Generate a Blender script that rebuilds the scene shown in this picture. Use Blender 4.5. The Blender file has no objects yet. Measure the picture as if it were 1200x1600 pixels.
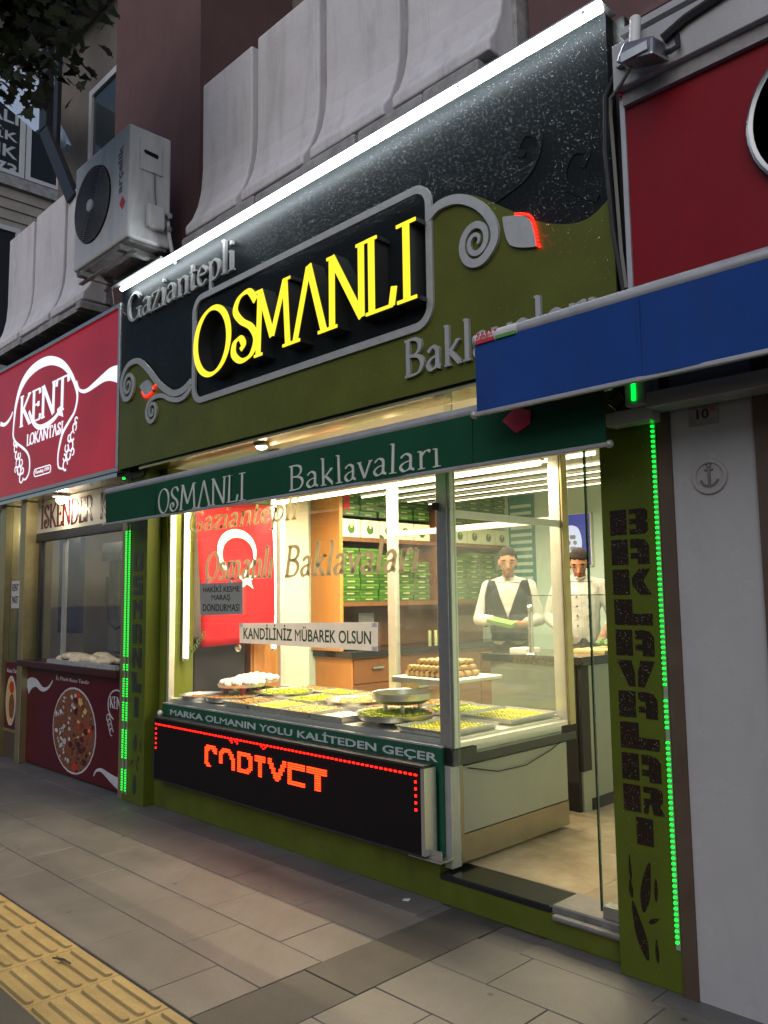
import bpy, bmesh, math, random
import numpy as np
from mathutils import Vector, Matrix
random.seed(7); rng = np.random.default_rng(7)
R = math.radians
scene = bpy.context.scene
col = scene.collection

# ------------------------------------------------------------------ camera
cam_d = bpy.data.cameras.new('camera'); cam = bpy.data.objects.new('camera', cam_d); col.objects.link(cam)
cam_d.sensor_fit = 'VERTICAL'; cam_d.sensor_height = 24.0; cam_d.lens = 24.0 * 1275 / 1600
cam_d.clip_start = 0.05; cam_d.clip_end = 2000
fw = Vector((-0.70791, 0.69845, 0.10506)).normalized()
rt = Vector((0.70124, 0.71279, -0.01361)); rt = (rt - fw * rt.dot(fw)).normalized()
up = rt.cross(fw)
M = Matrix((rt, up, -fw)).transposed().to_4x4(); M.translation = (6.0, -3.06, 1.5)
cam.matrix_world = M
scene.camera = cam

# ------------------------------------------------------------------ sky, sun, exposure (dusk)
SUN_EL, SUN_AZ = R(30.0), R(160)
w = bpy.data.worlds.new('World'); scene.world = w; w.use_nodes = True
nt = w.node_tree; bg = nt.nodes['Background']
sky = nt.nodes.new('ShaderNodeTexSky'); sky.sky_type = 'NISHITA'; sky.sun_disc = False
sky.sun_elevation = SUN_EL; sky.sun_rotation = SUN_AZ; sky.dust_density = 1.0; sky.ozone_density = 1.0; sky.air_density = 1.0
nt.links.new(sky.outputs[0], bg.inputs[0]); bg.inputs[1].default_value = 0.085
sd = bpy.data.lights.new('sun', 'SUN'); sun = bpy.data.objects.new('sun', sd); col.objects.link(sun)
sd.energy = 1.15; sd.angle = R(70); sd.color = (1.0, 0.96, 0.95)
sv = Vector((math.sin(SUN_AZ) * math.cos(SUN_EL), math.cos(SUN_AZ) * math.cos(SUN_EL), math.sin(SUN_EL)))
sun.rotation_euler = sv.to_track_quat('Z', 'Y').to_euler()
scene.view_settings.view_transform = 'Standard'; scene.view_settings.look = 'None'
scene.view_settings.exposure = 0.0; scene.view_settings.gamma = 1.0
scene.cycles.use_denoising = True
scene.cycles.max_bounces = 8; scene.cycles.transparent_max_bounces = 24
scene.cycles.sample_clamp_indirect = 4.0
scene.cycles.caustics_reflective = False; scene.cycles.caustics_refractive = False

# ------------------------------------------------------------------ materials
MATS = {}
def nodes(m):
    m.use_nodes = True
    return m.node_tree, m.node_tree.nodes['Principled BSDF']
def pm(name, c, rough=0.5, metal=0.0, var=0.12, scale=6.0, bump=0.0, bscale=80.0, coat=0.0, c2=None, rand=0.0, spec=None, trans=0.0, trl=0.0, streak=0.0):
    """painted / plastic / metal surface with mottled tone, gloss and fine relief"""
    m = bpy.data.materials.new(name); t, b = nodes(m); N = t.nodes; L = t.links
    tc = N.new('ShaderNodeTexCoord'); nz = N.new('ShaderNodeTexNoise')
    nz.inputs['Scale'].default_value = scale; nz.inputs['Detail'].default_value = 6; nz.inputs['Roughness'].default_value = 0.65
    L.new(tc.outputs['Object'], nz.inputs['Vector'])
    mx = N.new('ShaderNodeMix'); mx.data_type = 'RGBA'
    a = [max(0, v * (1 - var)) for v in c]; d = [min(1, v * (1 + var)) for v in c] if c2 is None else c2
    mr = N.new('ShaderNodeMapRange'); mr.inputs[1].default_value = 0.3; mr.inputs[2].default_value = 0.7
    L.new(nz.outputs[0], mr.inputs[0]); L.new(mr.outputs[0], mx.inputs[0])
    mx.inputs[6].default_value = (*a, 1); mx.inputs[7].default_value = (*d, 1)
    out = mx.outputs[2]
    if streak:                                                       # rain marks and grime running down
        mp = N.new('ShaderNodeMapping'); mp.inputs['Scale'].default_value = (4.5, 4.5, 0.7); L.new(tc.outputs['Object'], mp.inputs[0])
        ns = N.new('ShaderNodeTexNoise'); ns.inputs['Scale'].default_value = 1.6; ns.inputs['Detail'].default_value = 8; ns.inputs['Roughness'].default_value = 0.7; ns.inputs['Distortion'].default_value = 0.5; L.new(mp.outputs[0], ns.inputs['Vector'])
        mk = N.new('ShaderNodeMapRange'); mk.inputs[1].default_value = 0.5; mk.inputs[2].default_value = 0.75; mk.inputs[4].default_value = streak; L.new(ns.outputs[0], mk.inputs[0])
        mz = N.new('ShaderNodeMix'); mz.data_type = 'RGBA'; L.new(mk.outputs[0], mz.inputs[0]); L.new(out, mz.inputs[6]); mz.inputs[7].default_value = (0.05, 0.045, 0.04, 1); out = mz.outputs[2]
    if rand:
        oi = N.new('ShaderNodeObjectInfo'); hs = N.new('ShaderNodeHueSaturation')
        m2 = N.new('ShaderNodeMapRange'); m2.inputs[3].default_value = 1 - rand; m2.inputs[4].default_value = 1 + rand
        L.new(oi.outputs['Random'], m2.inputs[0]); L.new(m2.outputs[0], hs.inputs['Value']); L.new(out, hs.inputs['Color']); out = hs.outputs[0]
    L.new(out, b.inputs['Base Color'])
    rr = N.new('ShaderNodeMapRange'); rr.inputs[3].default_value = max(0.02, rough * 0.8); rr.inputs[4].default_value = min(1, rough * 1.25)
    L.new(nz.outputs[0], rr.inputs[0]); L.new(rr.outputs[0], b.inputs['Roughness'])
    b.inputs['Metallic'].default_value = metal
    if coat: b.inputs['Coat Weight'].default_value = coat; b.inputs['Coat Roughness'].default_value = 0.08
    if spec is not None: b.inputs['Specular IOR Level'].default_value = spec
    if trans: b.inputs['Transmission Weight'].default_value = trans
    if bump:
        n2 = N.new('ShaderNodeTexNoise'); n2.inputs['Scale'].default_value = bscale; n2.inputs['Detail'].default_value = 4
        L.new(tc.outputs['Object'], n2.inputs['Vector'])
        bp = N.new('ShaderNodeBump'); bp.inputs['Strength'].default_value = bump; bp.inputs['Distance'].default_value = 0.01
        L.new(n2.outputs[0], bp.inputs['Height']); L.new(bp.outputs[0], b.inputs['Normal'])
    if trl:                                                          # thin stuff that lets light through
        tb = N.new('ShaderNodeBsdfTranslucent'); ms = N.new('ShaderNodeMixShader'); ms.inputs[0].default_value = trl
        L.new(out, tb.inputs[0]); L.new(b.outputs[0], ms.inputs[1]); L.new(tb.outputs[0], ms.inputs[2]); L.new(ms.outputs[0], N['Material Output'].inputs[0])
    MATS[name] = m; return m
def em(name, c, s, base=(0.02, 0.02, 0.02), var=0.0):
    m = bpy.data.materials.new(name); t, b = nodes(m)
    b.inputs['Base Color'].default_value = (*base, 1); b.inputs['Roughness'].default_value = 0.3
    b.inputs['Emission Color'].default_value = (*c, 1); b.inputs['Emission Strength'].default_value = s
    if var:
        N = t.nodes; L = t.links
        tc = N.new('ShaderNodeTexCoord'); nz = N.new('ShaderNodeTexNoise'); nz.inputs['Scale'].default_value = 1.6; nz.inputs['Detail'].default_value = 1
        mr = N.new('ShaderNodeMapRange'); mr.inputs[1].default_value = 0.3; mr.inputs[2].default_value = 0.7
        mr.inputs[3].default_value = s * (1 - var); mr.inputs[4].default_value = s * (1 + var)
        L.new(tc.outputs['Object'], nz.inputs['Vector']); L.new(nz.outputs[0], mr.inputs[0]); L.new(mr.outputs[0], b.inputs['Emission Strength'])
    MATS[name] = m; return m
def glass(name, tint=(0.97, 0.99, 0.98), refl=1.0, rough=0.0):
    m = bpy.data.materials.new(name); m.use_nodes = True; t = m.node_tree; t.nodes.clear()
    o = t.nodes.new('ShaderNodeOutputMaterial'); mx = t.nodes.new('ShaderNodeMixShader')
    tr = t.nodes.new('ShaderNodeBsdfTransparent'); gl = t.nodes.new('ShaderNodeBsdfGlossy'); fr = t.nodes.new('ShaderNodeLayerWeight')
    tr.inputs[0].default_value = (*tint, 1); gl.inputs['Roughness'].default_value = rough
    pw = t.nodes.new('ShaderNodeMath'); pw.operation = 'POWER'; pw.inputs[1].default_value = 5.0
    ml = t.nodes.new('ShaderNodeMath'); ml.operation = 'MULTIPLY_ADD'; ml.inputs[1].default_value = 0.9 * refl; ml.inputs[2].default_value = 0.045 * refl
    t.links.new(fr.outputs['Facing'], pw.inputs[0]); t.links.new(pw.outputs[0], ml.inputs[0]); t.links.new(ml.outputs[0], mx.inputs[0])
    # a thin film of dust and wiped smears
    df = t.nodes.new('ShaderNodeBsdfDiffuse'); df.inputs[0].default_value = (0.7, 0.72, 0.74, 1); tc = t.nodes.new('ShaderNodeTexCoord')
    nz = t.nodes.new('ShaderNodeTexNoise'); nz.inputs['Scale'].default_value = 2.5; nz.inputs['Detail'].default_value = 8; nz.inputs['Distortion'].default_value = 1.5; t.links.new(tc.outputs['Object'], nz.inputs['Vector'])
    mr = t.nodes.new('ShaderNodeMapRange'); mr.inputs[1].default_value = 0.35; mr.inputs[2].default_value = 0.75; mr.inputs[3].default_value = 0.008; mr.inputs[4].default_value = 0.05; t.links.new(nz.outputs[0], mr.inputs[0])
    m2 = t.nodes.new('ShaderNodeMixShader'); t.links.new(mr.outputs[0], m2.inputs[0]); t.links.new(tr.outputs[0], m2.inputs[1]); t.links.new(df.outputs[0], m2.inputs[2])
    t.links.new(m2.outputs[0], mx.inputs[1]); t.links.new(gl.outputs[0], mx.inputs[2]); t.links.new(mx.outputs[0], o.inputs[0])
    MATS[name] = m; return m
def glitter(name, c, dens=0.12, scale=260.0, flake=(0.75, 0.75, 0.72), frough=0.22, spec=0.22):
    """lacquered board strewn with small metallic flakes, each tilted its own way"""
    m = bpy.data.materials.new(name); t, b = nodes(m); N = t.nodes; L = t.links
    tc = N.new('ShaderNodeTexCoord'); vo = N.new('ShaderNodeTexVoronoi'); vo.inputs['Scale'].default_value = scale
    L.new(tc.outputs['Object'], vo.inputs['Vector'])
    se = N.new('ShaderNodeSeparateColor'); L.new(vo.outputs['Color'], se.inputs[0])
    lt = N.new('ShaderNodeMath'); lt.operation = 'LESS_THAN'; lt.inputs[1].default_value = dens; L.new(se.outputs[0], lt.inputs[0])
    ld = N.new('ShaderNodeMath'); ld.operation = 'LESS_THAN'; ld.inputs[1].default_value = 0.36; L.new(vo.outputs['Distance'], ld.inputs[0])
    mk = N.new('ShaderNodeMath'); mk.operation = 'MULTIPLY'; L.new(lt.outputs[0], mk.inputs[0]); L.new(ld.outputs[0], mk.inputs[1])
    nz = N.new('ShaderNodeTexNoise'); nz.inputs['Scale'].default_value = 3.5; nz.inputs['Detail'].default_value = 7; L.new(tc.outputs['Object'], nz.inputs['Vector'])
    m0 = N.new('ShaderNodeMix'); m0.data_type = 'RGBA'; L.new(nz.outputs[0], m0.inputs[0])
    m0.inputs[6].default_value = (*[v * 0.7 for v in c], 1); m0.inputs[7].default_value = (*[v * 1.3 for v in c], 1)
    mx = N.new('ShaderNodeMix'); mx.data_type = 'RGBA'; L.new(mk.outputs[0], mx.inputs[0]); L.new(m0.outputs[2], mx.inputs[6]); mx.inputs[7].default_value = (*flake, 1)
    b.inputs['Specular IOR Level'].default_value = spec
    L.new(mx.outputs[2], b.inputs['Base Color']); L.new(mk.outputs[0], b.inputs['Metallic'])
    r2 = N.new('ShaderNodeMapRange'); r2.inputs[3].default_value = 0.42; r2.inputs[4].default_value = frough; L.new(mk.outputs[0], r2.inputs[0]); L.new(r2.outputs[0], b.inputs['Roughness'])
    ge = N.new('ShaderNodeNewGeometry'); sb = N.new('ShaderNodeVectorMath'); sb.operation = 'SUBTRACT'; sb.inputs[1].default_value = (0.5, 0.5, 0.5); L.new(vo.outputs['Color'], sb.inputs[0])
    scn = N.new('ShaderNodeVectorMath'); scn.operation = 'SCALE'; L.new(sb.outputs[0], scn.inputs[0])
    ms = N.new('ShaderNodeMath'); ms.operation = 'MULTIPLY'; ms.inputs[1].default_value = 0.9; L.new(mk.outputs[0], ms.inputs[0]); L.new(ms.outputs[0], scn.inputs['Scale'])
    ad = N.new('ShaderNodeVectorMath'); ad.operation = 'ADD'; L.new(ge.outputs['Normal'], ad.inputs[0]); L.new(scn.outputs[0], ad.inputs[1])
    no = N.new('ShaderNodeVectorMath'); no.operation = 'NORMALIZE'; L.new(ad.outputs[0], no.inputs[0]); L.new(no.outputs[0], b.inputs['Normal'])
    MATS[name] = m; return m
def wood(name, c, c2, scale=3.0, rough=0.35):
    m = bpy.data.materials.new(name); t, b = nodes(m); N = t.nodes; L = t.links
    tc = N.new('ShaderNodeTexCoord'); mp = N.new('ShaderNodeMapping'); mp.inputs['Scale'].default_value = (14, 14, 0.9); L.new(tc.outputs['Object'], mp.inputs[0])
    nz = N.new('ShaderNodeTexNoise'); nz.inputs['Scale'].default_value = scale; nz.inputs['Detail'].default_value = 8; nz.inputs['Distortion'].default_value = 0.6; L.new(mp.outputs[0], nz.inputs['Vector'])
    mx = N.new('ShaderNodeMix'); mx.data_type = 'RGBA'; L.new(nz.outputs[0], mx.inputs[0]); mx.inputs[6].default_value = (*c, 1); mx.inputs[7].default_value = (*c2, 1)
    L.new(mx.outputs[2], b.inputs['Base Color']); b.inputs['Roughness'].default_value = rough
    MATS[name] = m; return m
def stone(name, c, c2, rand=0.14, rough=0.72, stain=0.5):
    m = bpy.data.materials.new(name); t, b = nodes(m); N = t.nodes; L = t.links
    ge = N.new('ShaderNodeNewGeometry')
    n1 = N.new('ShaderNodeTexNoise'); n1.inputs['Scale'].default_value = 2.2; n1.inputs['Detail'].default_value = 8; n1.inputs['Roughness'].default_value = 0.7; L.new(ge.outputs['Position'], n1.inputs['Vector'])
    n2 = N.new('ShaderNodeTexNoise'); n2.inputs['Scale'].default_value = 160; n2.inputs['Detail'].default_value = 3; L.new(ge.outputs['Position'], n2.inputs['Vector'])
    n3 = N.new('ShaderNodeTexVoronoi'); n3.inputs['Scale'].default_value = 4.6; L.new(ge.outputs['Position'], n3.inputs['Vector'])
    mx = N.new('ShaderNodeMix'); mx.data_type = 'RGBA'; L.new(n1.outputs[0], mx.inputs[0]); mx.inputs[6].default_value = (*c, 1); mx.inputs[7].default_value = (*c2, 1)
    n4 = N.new('ShaderNodeTexNoise'); n4.inputs['Scale'].default_value = 0.9; n4.inputs['Detail'].default_value = 10; n4.inputs['Roughness'].default_value = 0.75; n4.inputs['Distortion'].default_value = 1.2; L.new(ge.outputs['Position'], n4.inputs['Vector'])
    m4 = N.new('ShaderNodeMapRange'); m4.inputs[1].default_value = 0.32; m4.inputs[2].default_value = 0.68; m4.inputs[3].default_value = 0.72; m4.inputs[4].default_value = 1.22; L.new(n4.outputs[0], m4.inputs[0])
    hs = N.new('ShaderNodeHueSaturation'); oi = N.new('ShaderNodeObjectInfo'); mr = N.new('ShaderNodeMapRange'); mr.inputs[3].default_value = 1 - rand; mr.inputs[4].default_value = 1 + rand
    L.new(oi.outputs['Random'], mr.inputs[0])
    m2 = N.new('ShaderNodeMapRange'); m2.inputs[1].default_value = 0.3; m2.inputs[2].default_value = 0.7; m2.inputs[3].default_value = 0.86; m2.inputs[4].default_value = 1.12; L.new(n2.outputs[0], m2.inputs[0])
    ml = N.new('ShaderNodeMath'); ml.operation = 'MULTIPLY'; L.new(mr.outputs[0], ml.inputs[0]); L.new(m2.outputs[0], ml.inputs[1])
    # trodden-in spots with an outline of their own
    m3 = N.new('ShaderNodeMapRange'); m3.inputs[1].default_value = 0.035; m3.inputs[2].default_value = 0.075; m3.inputs[3].default_value = 1 - stain; m3.inputs[4].default_value = 1.0; L.new(n3.outputs['Distance'], m3.inputs[0])
    ml2 = N.new('ShaderNodeMath'); ml2.operation = 'MULTIPLY'; L.new(ml.outputs[0], ml2.inputs[0]); L.new(m3.outputs[0], ml2.inputs[1])
    ml3 = N.new('ShaderNodeMath'); ml3.operation = 'MULTIPLY'; L.new(ml2.outputs[0], ml3.inputs[0]); L.new(m4.outputs[0], ml3.inputs[1])
    L.new(ml3.outputs[0], hs.inputs['Value']); L.new(mx.outputs[2], hs.inputs['Color']); L.new(hs.outputs[0], b.inputs['Base Color'])
    r2 = N.new('ShaderNodeMapRange'); r2.inputs[3].default_value = rough - 0.22; r2.inputs[4].default_value = rough + 0.12; L.new(n1.outputs[0], r2.inputs[0]); L.new(r2.outputs[0], b.inputs['Roughness'])
    bp = N.new('ShaderNodeBump'); bp.inputs['Strength'].default_value = 0.25; bp.inputs['Distance'].default_value = 0.004; L.new(n2.outputs[0], bp.inputs['Height']); L.new(bp.outputs[0], b.inputs['Normal'])
    MATS[name] = m; return m

stone('slab', (0.102, 0.095, 0.093), (0.152, 0.143, 0.141), rand=.05, rough=.58, stain=.6)
stone('dark_slab', (0.044, 0.041, 0.040), (0.068, 0.064, 0.062), rand=0.08)
stone('tactile', (0.30, 0.21, 0.08), (0.42, 0.31, 0.13), rand=0.08, stain=0.45)
stone('asphalt', (0.06, 0.06, 0.062), (0.10, 0.10, 0.10))
stone('grout', (0.095, 0.09, 0.088), (0.13, 0.122, 0.118))
pm('white_concrete', (0.68, 0.65, 0.67), 0.9, spec=.2, streak=.3, var=0.09, scale=2.5, bump=0.25, bscale=30)
pm('grey_concrete', (0.34, 0.33, 0.33), 0.9, var=0.3, scale=9, bump=0.5, bscale=40)
pm('brown_plaster', (0.15, 0.088, 0.088), 0.9, streak=.25, spec=.15, var=0.12, scale=3, bump=0.15, bscale=90)
pm('dim_plaster', (0.19, 0.165, 0.145), 0.9, spec=.15, var=0.15, scale=3, bump=0.15)
pm('siding', (0.36, 0.31, 0.27), 0.8, var=0.12, scale=5)
pm('white_frame', (0.62, 0.62, 0.62), 0.45, var=0.06)
pm('dark_pane', (0.035, 0.045, 0.045), 0.08, var=0.3, scale=2)
pm('black_board', (0.01, 0.01, 0.011), 0.4)
pm('ac_white', (0.68, 0.68, 0.67), 0.42, streak=.3, var=0.08, scale=4)
pm('ac_dark', (0.010, 0.010, 0.011), 0.6, spec=.2)
pm('ac_under', (0.16, 0.155, 0.15), 0.6, var=0.35, scale=9)
pm('black_steel', (0.02, 0.021, 0.024), 0.45)
pm('grey_print', (0.16, 0.16, 0.17), 0.5)
pm('red_print', (0.62, 0.03, 0.05), 0.5)
pm('pale_blue', (0.52, 0.62, 0.80), 0.5, var=0.1)
glitter('fascia_black', (0.009, 0.012, 0.013), 0.09, 330, flake=(.22, .23, .23), spec=.1)
glitter('fascia_green', (0.095, 0.108, 0.013), 0.03, 230, flake=(.5,.5,.4))
glitter('pillar_green', (0.085, 0.108, 0.012), 0.015, 260)
glitter('side_green', (0.13, 0.16, 0.018), 0.10, 200, flake=(0.9, 0.85, 0.5))
glitter('glitter_brown', (0.020, 0.012, 0.008), 0.10, 260, flake=(0.8, 0.6, 0.4))
pm('base_green', (0.088, 0.108, 0.013), 0.55, streak=.3, spec=.2, var=0.2, scale=4, bump=0.1)
pm('silver_paint', (0.46, 0.46, 0.44), 0.4, metal=0.35, var=0.1, scale=20)
pm('edge_dark', (0.03, 0.032, 0.03), 0.35)
em('letter_yellow', (1.0, 0.83, 0.02), 1.25)
em('tube_white', (0.86, 0.95, 1.0), 24.0)
em('tube_warm', (1.0, 0.80, 0.50), 10.0)
em('strip_warm', (1.0, 0.84, 0.58), 5.0)
em('bulb', (1.0, 0.88, 0.66), 16.0)
em('led_red', (1.0, 0.006, 0.002), 8.0)
em('led_amber', (1.0, 0.026, 0.003), 7.0)
em('led_green', (0.0, 1.0, 0.04), 2.6)
em('sign_red', (0.24, 0.004, 0.011), 0.85, base=(0.2, 0.01, 0.02), var=0.22)
em('sign_white', (0.88, 0.90, 1.0), 1.15)
em('screen_blue', (0.05, 0.07, 0.30), 0.9)
em('screen_white', (0.75, 0.82, 0.95), 0.9)
pm('sign_maroon', (0.22, 0.008, 0.015), 0.45, streak=.15, var=0.1, scale=2, spec=.15)
pm('alu', (0.55, 0.55, 0.53), 0.34, metal=0.85, var=0.08, scale=30)
pm('alu_light', (0.68, 0.67, 0.62), 0.38, metal=0.6, var=0.06, scale=30)
pm('alu_dull', (0.42, 0.42, 0.43), 0.5, metal=0.5, var=0.12, scale=12)
pm('gold_steel', (0.62, 0.50, 0.24), 0.2, metal=0.95, var=0.12, scale=5)
pm('brown_steel', (0.24, 0.20, 0.14), 0.3, metal=0.6, var=0.15, scale=6)
pm('gold_frame', (0.40, 0.33, 0.17), 0.35, metal=0.7, var=0.12, scale=10)
pm('awning_green', (0.010, 0.070, 0.036), 0.8, spec=.15, var=0.12, scale=3, bump=0.2, bscale=400)
pm('awning_blue', (0.014, 0.058, 0.25), 0.8, streak=.22, spec=.15, var=0.1, scale=2, bump=0.2, bscale=400)
pm('awning_print', (0.60, 0.62, 0.56), 0.7)
pm('band_green', (0.010, 0.085, 0.045), 0.4, var=0.1)
pm('band_print', (0.50, 0.53, 0.52), 0.5)
pm('glass_print', (0.62, 0.56, 0.42), 0.55, trl=.55)
pm('print_edge', (0.12, 0.10, 0.06), 0.55)
pm('glass_print_green', (0.30, 0.42, 0.14), 0.55)
pm('paper', (0.80, 0.77, 0.76), 0.8, var=0.05, scale=10, trl=.45)
pm('grey_paper', (0.36, 0.38, 0.39), 0.7, var=0.08, trl=.3)
pm('ink_green', (0.005, 0.075, 0.03), 0.6)
pm('ink_black', (0.012, 0.012, 0.014), 0.6)
pm('flag_red', (0.60, 0.008, 0.02), 0.65, var=0.12, scale=3, trl=.4)
pm('flag_white', (0.80, 0.78, 0.72), 0.65)
pm('led_panel', (0.010, 0.007, 0.008), 0.7, var=0.3, scale=60, spec=.15)
pm('steel', (0.62, 0.62, 0.60), 0.24, metal=1.0, var=0.08, scale=25)
pm('tray_steel', (0.60, 0.60, 0.57), 0.3, metal=0.9, var=0.1, scale=20)
pm('black_granite', (0.014, 0.014, 0.014), 0.18, var=0.4, scale=90)
pm('white_panel', (0.26, 0.275, 0.235), 0.3, var=0.05)
pm('wall_teal', (0.50, 0.66, 0.60), 0.6, var=0.04)
pm('wall_cream', (0.70, 0.64, 0.48), 0.6, var=0.05)
pm('ceiling_white', (0.66, 0.66, 0.60), 0.8, var=0.04)
pm('marble', (0.34, 0.26, 0.165), 0.2, var=0.2, scale=3.5, c2=(0.46, 0.38, 0.27), rand=0.1)
wood('wood_orange', (0.42, 0.17, 0.035), (0.58, 0.27, 0.07))
wood('wood_dark', (0.13, 0.055, 0.018), (0.20, 0.085, 0.03))
pm('box_green', (0.035, 0.105, 0.010), 0.4, var=0.2, scale=14, rand=0.3)
pm('box_lid', (0.068, 0.175, 0.016), 0.4, var=0.2, scale=14, rand=0.25)
pm('box_tag', (0.34, 0.40, 0.18), 0.5, rand=.3)
pm('box_cream', (0.72, 0.74, 0.50), 0.5, var=0.06)
pm('pistachio', (0.36, 0.43, 0.03), 0.75, var=0.35, scale=45, bump=0.5, bscale=120)
pm('pistachio_pale', (0.55, 0.54, 0.07), 0.75, var=0.35, scale=45, bump=0.5, bscale=120)
pm('pastry_gold', (0.40, 0.265, 0.085), 0.55, var=0.3, scale=40, bump=0.4, bscale=120)
pm('pastry_brown', (0.42, 0.17, 0.05), 0.5, var=0.3, scale=40, bump=0.4, bscale=120)
pm('pastry_nut', (0.55, 0.40, 0.14), 0.6, var=0.35, scale=40, bump=0.5, bscale=120)
pm('sugar_white', (0.78, 0.75, 0.66), 0.7, var=0.06, scale=30)
pm('cup_red', (0.30, 0.02, 0.012), 0.3)
pm('teal_print', (0.03, 0.20, 0.19), 0.5, var=0.3, scale=30)
pm('skin', (0.235, 0.112, 0.066), 0.55, var=0.12, scale=18, spec=0.3)
pm('stubble', (0.135, 0.07, 0.047), 0.65, var=0.2, scale=60, spec=0.2)
pm('shirt_white', (0.33, 0.33, 0.305), 0.85, var=0.1, scale=9, bump=1.0, bscale=11)
pm('vest_navy', (0.008, 0.009, 0.015), 0.9, spec=.1, var=0.2, bump=0.25, bscale=22)
pm('trousers', (0.012, 0.012, 0.014), 0.85)
pm('hair', (0.007, 0.005, 0.004), 0.7, spec=.15, var=0.4, scale=60, bump=0.6, bscale=150)
pm('plastic_bag', (0.62, 0.52, 0.38), 0.25, var=0.25, scale=14, bump=0.8, bscale=18)
pm('white_wall', (0.405, 0.40, 0.41), 0.26, spec=.5, streak=.12, bump=.12, bscale=14, var=0.05, scale=3)
pm('brown_trim', (0.085, 0.055, 0.038), 0.5, var=0.15)
pm('plaque', (0.27, 0.25, 0.255), 0.5, var=0.2, scale=30)
pm('relief_grey', (0.36, 0.35, 0.35), 0.6)
pm('cable_grey', (0.20, 0.19, 0.17), 0.6)
pm('rubber_black', (0.012, 0.012, 0.013), 0.6)
pm('tile_white', (0.52, 0.54, 0.50), 0.25, var=0.05)
pm('navy_panel', (0.008, 0.010, 0.045), 0.5)
pm('maroon_panel', (0.085, 0.006, 0.012), 0.3, spec=.3, var=0.15, scale=3)
pm('maroon_top', (0.05, 0.012, 0.012), 0.3)
pm('white_print', (0.55, 0.55, 0.58), 0.5)
pm('rice', (0.46, 0.47, 0.45), 0.6, var=0.45, scale=35)
pm('meat', (0.20, 0.065, 0.03), 0.5, var=0.5, scale=40)
pm('tomato', (0.50, 0.03, 0.015), 0.4)
pm('onion', (0.60, 0.42, 0.14), 0.5, var=0.3, scale=40)
pm('leaf', (0.018, 0.030, 0.009), 0.6, var=0.4, scale=3)
pm('bark', (0.07, 0.055, 0.045), 0.9, var=0.3, bump=0.8, bscale=40)
pm('emblem_black', (0.012, 0.012, 0.014), 0.25)
pm('emblem_rim', (0.30, 0.31, 0.33), 0.3, metal=0.8)
pm('sticker_white', (0.62, 0.60, 0.60), 0.5)
pm('sticker_green', (0.10, 0.32, 0.06), 0.5)
glass('glass', refl=1.25); glass('glass_dim', (0.80, 0.84, 0.82)); glass('glass_edge', (0.10, 0.22, 0.16))

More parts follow.
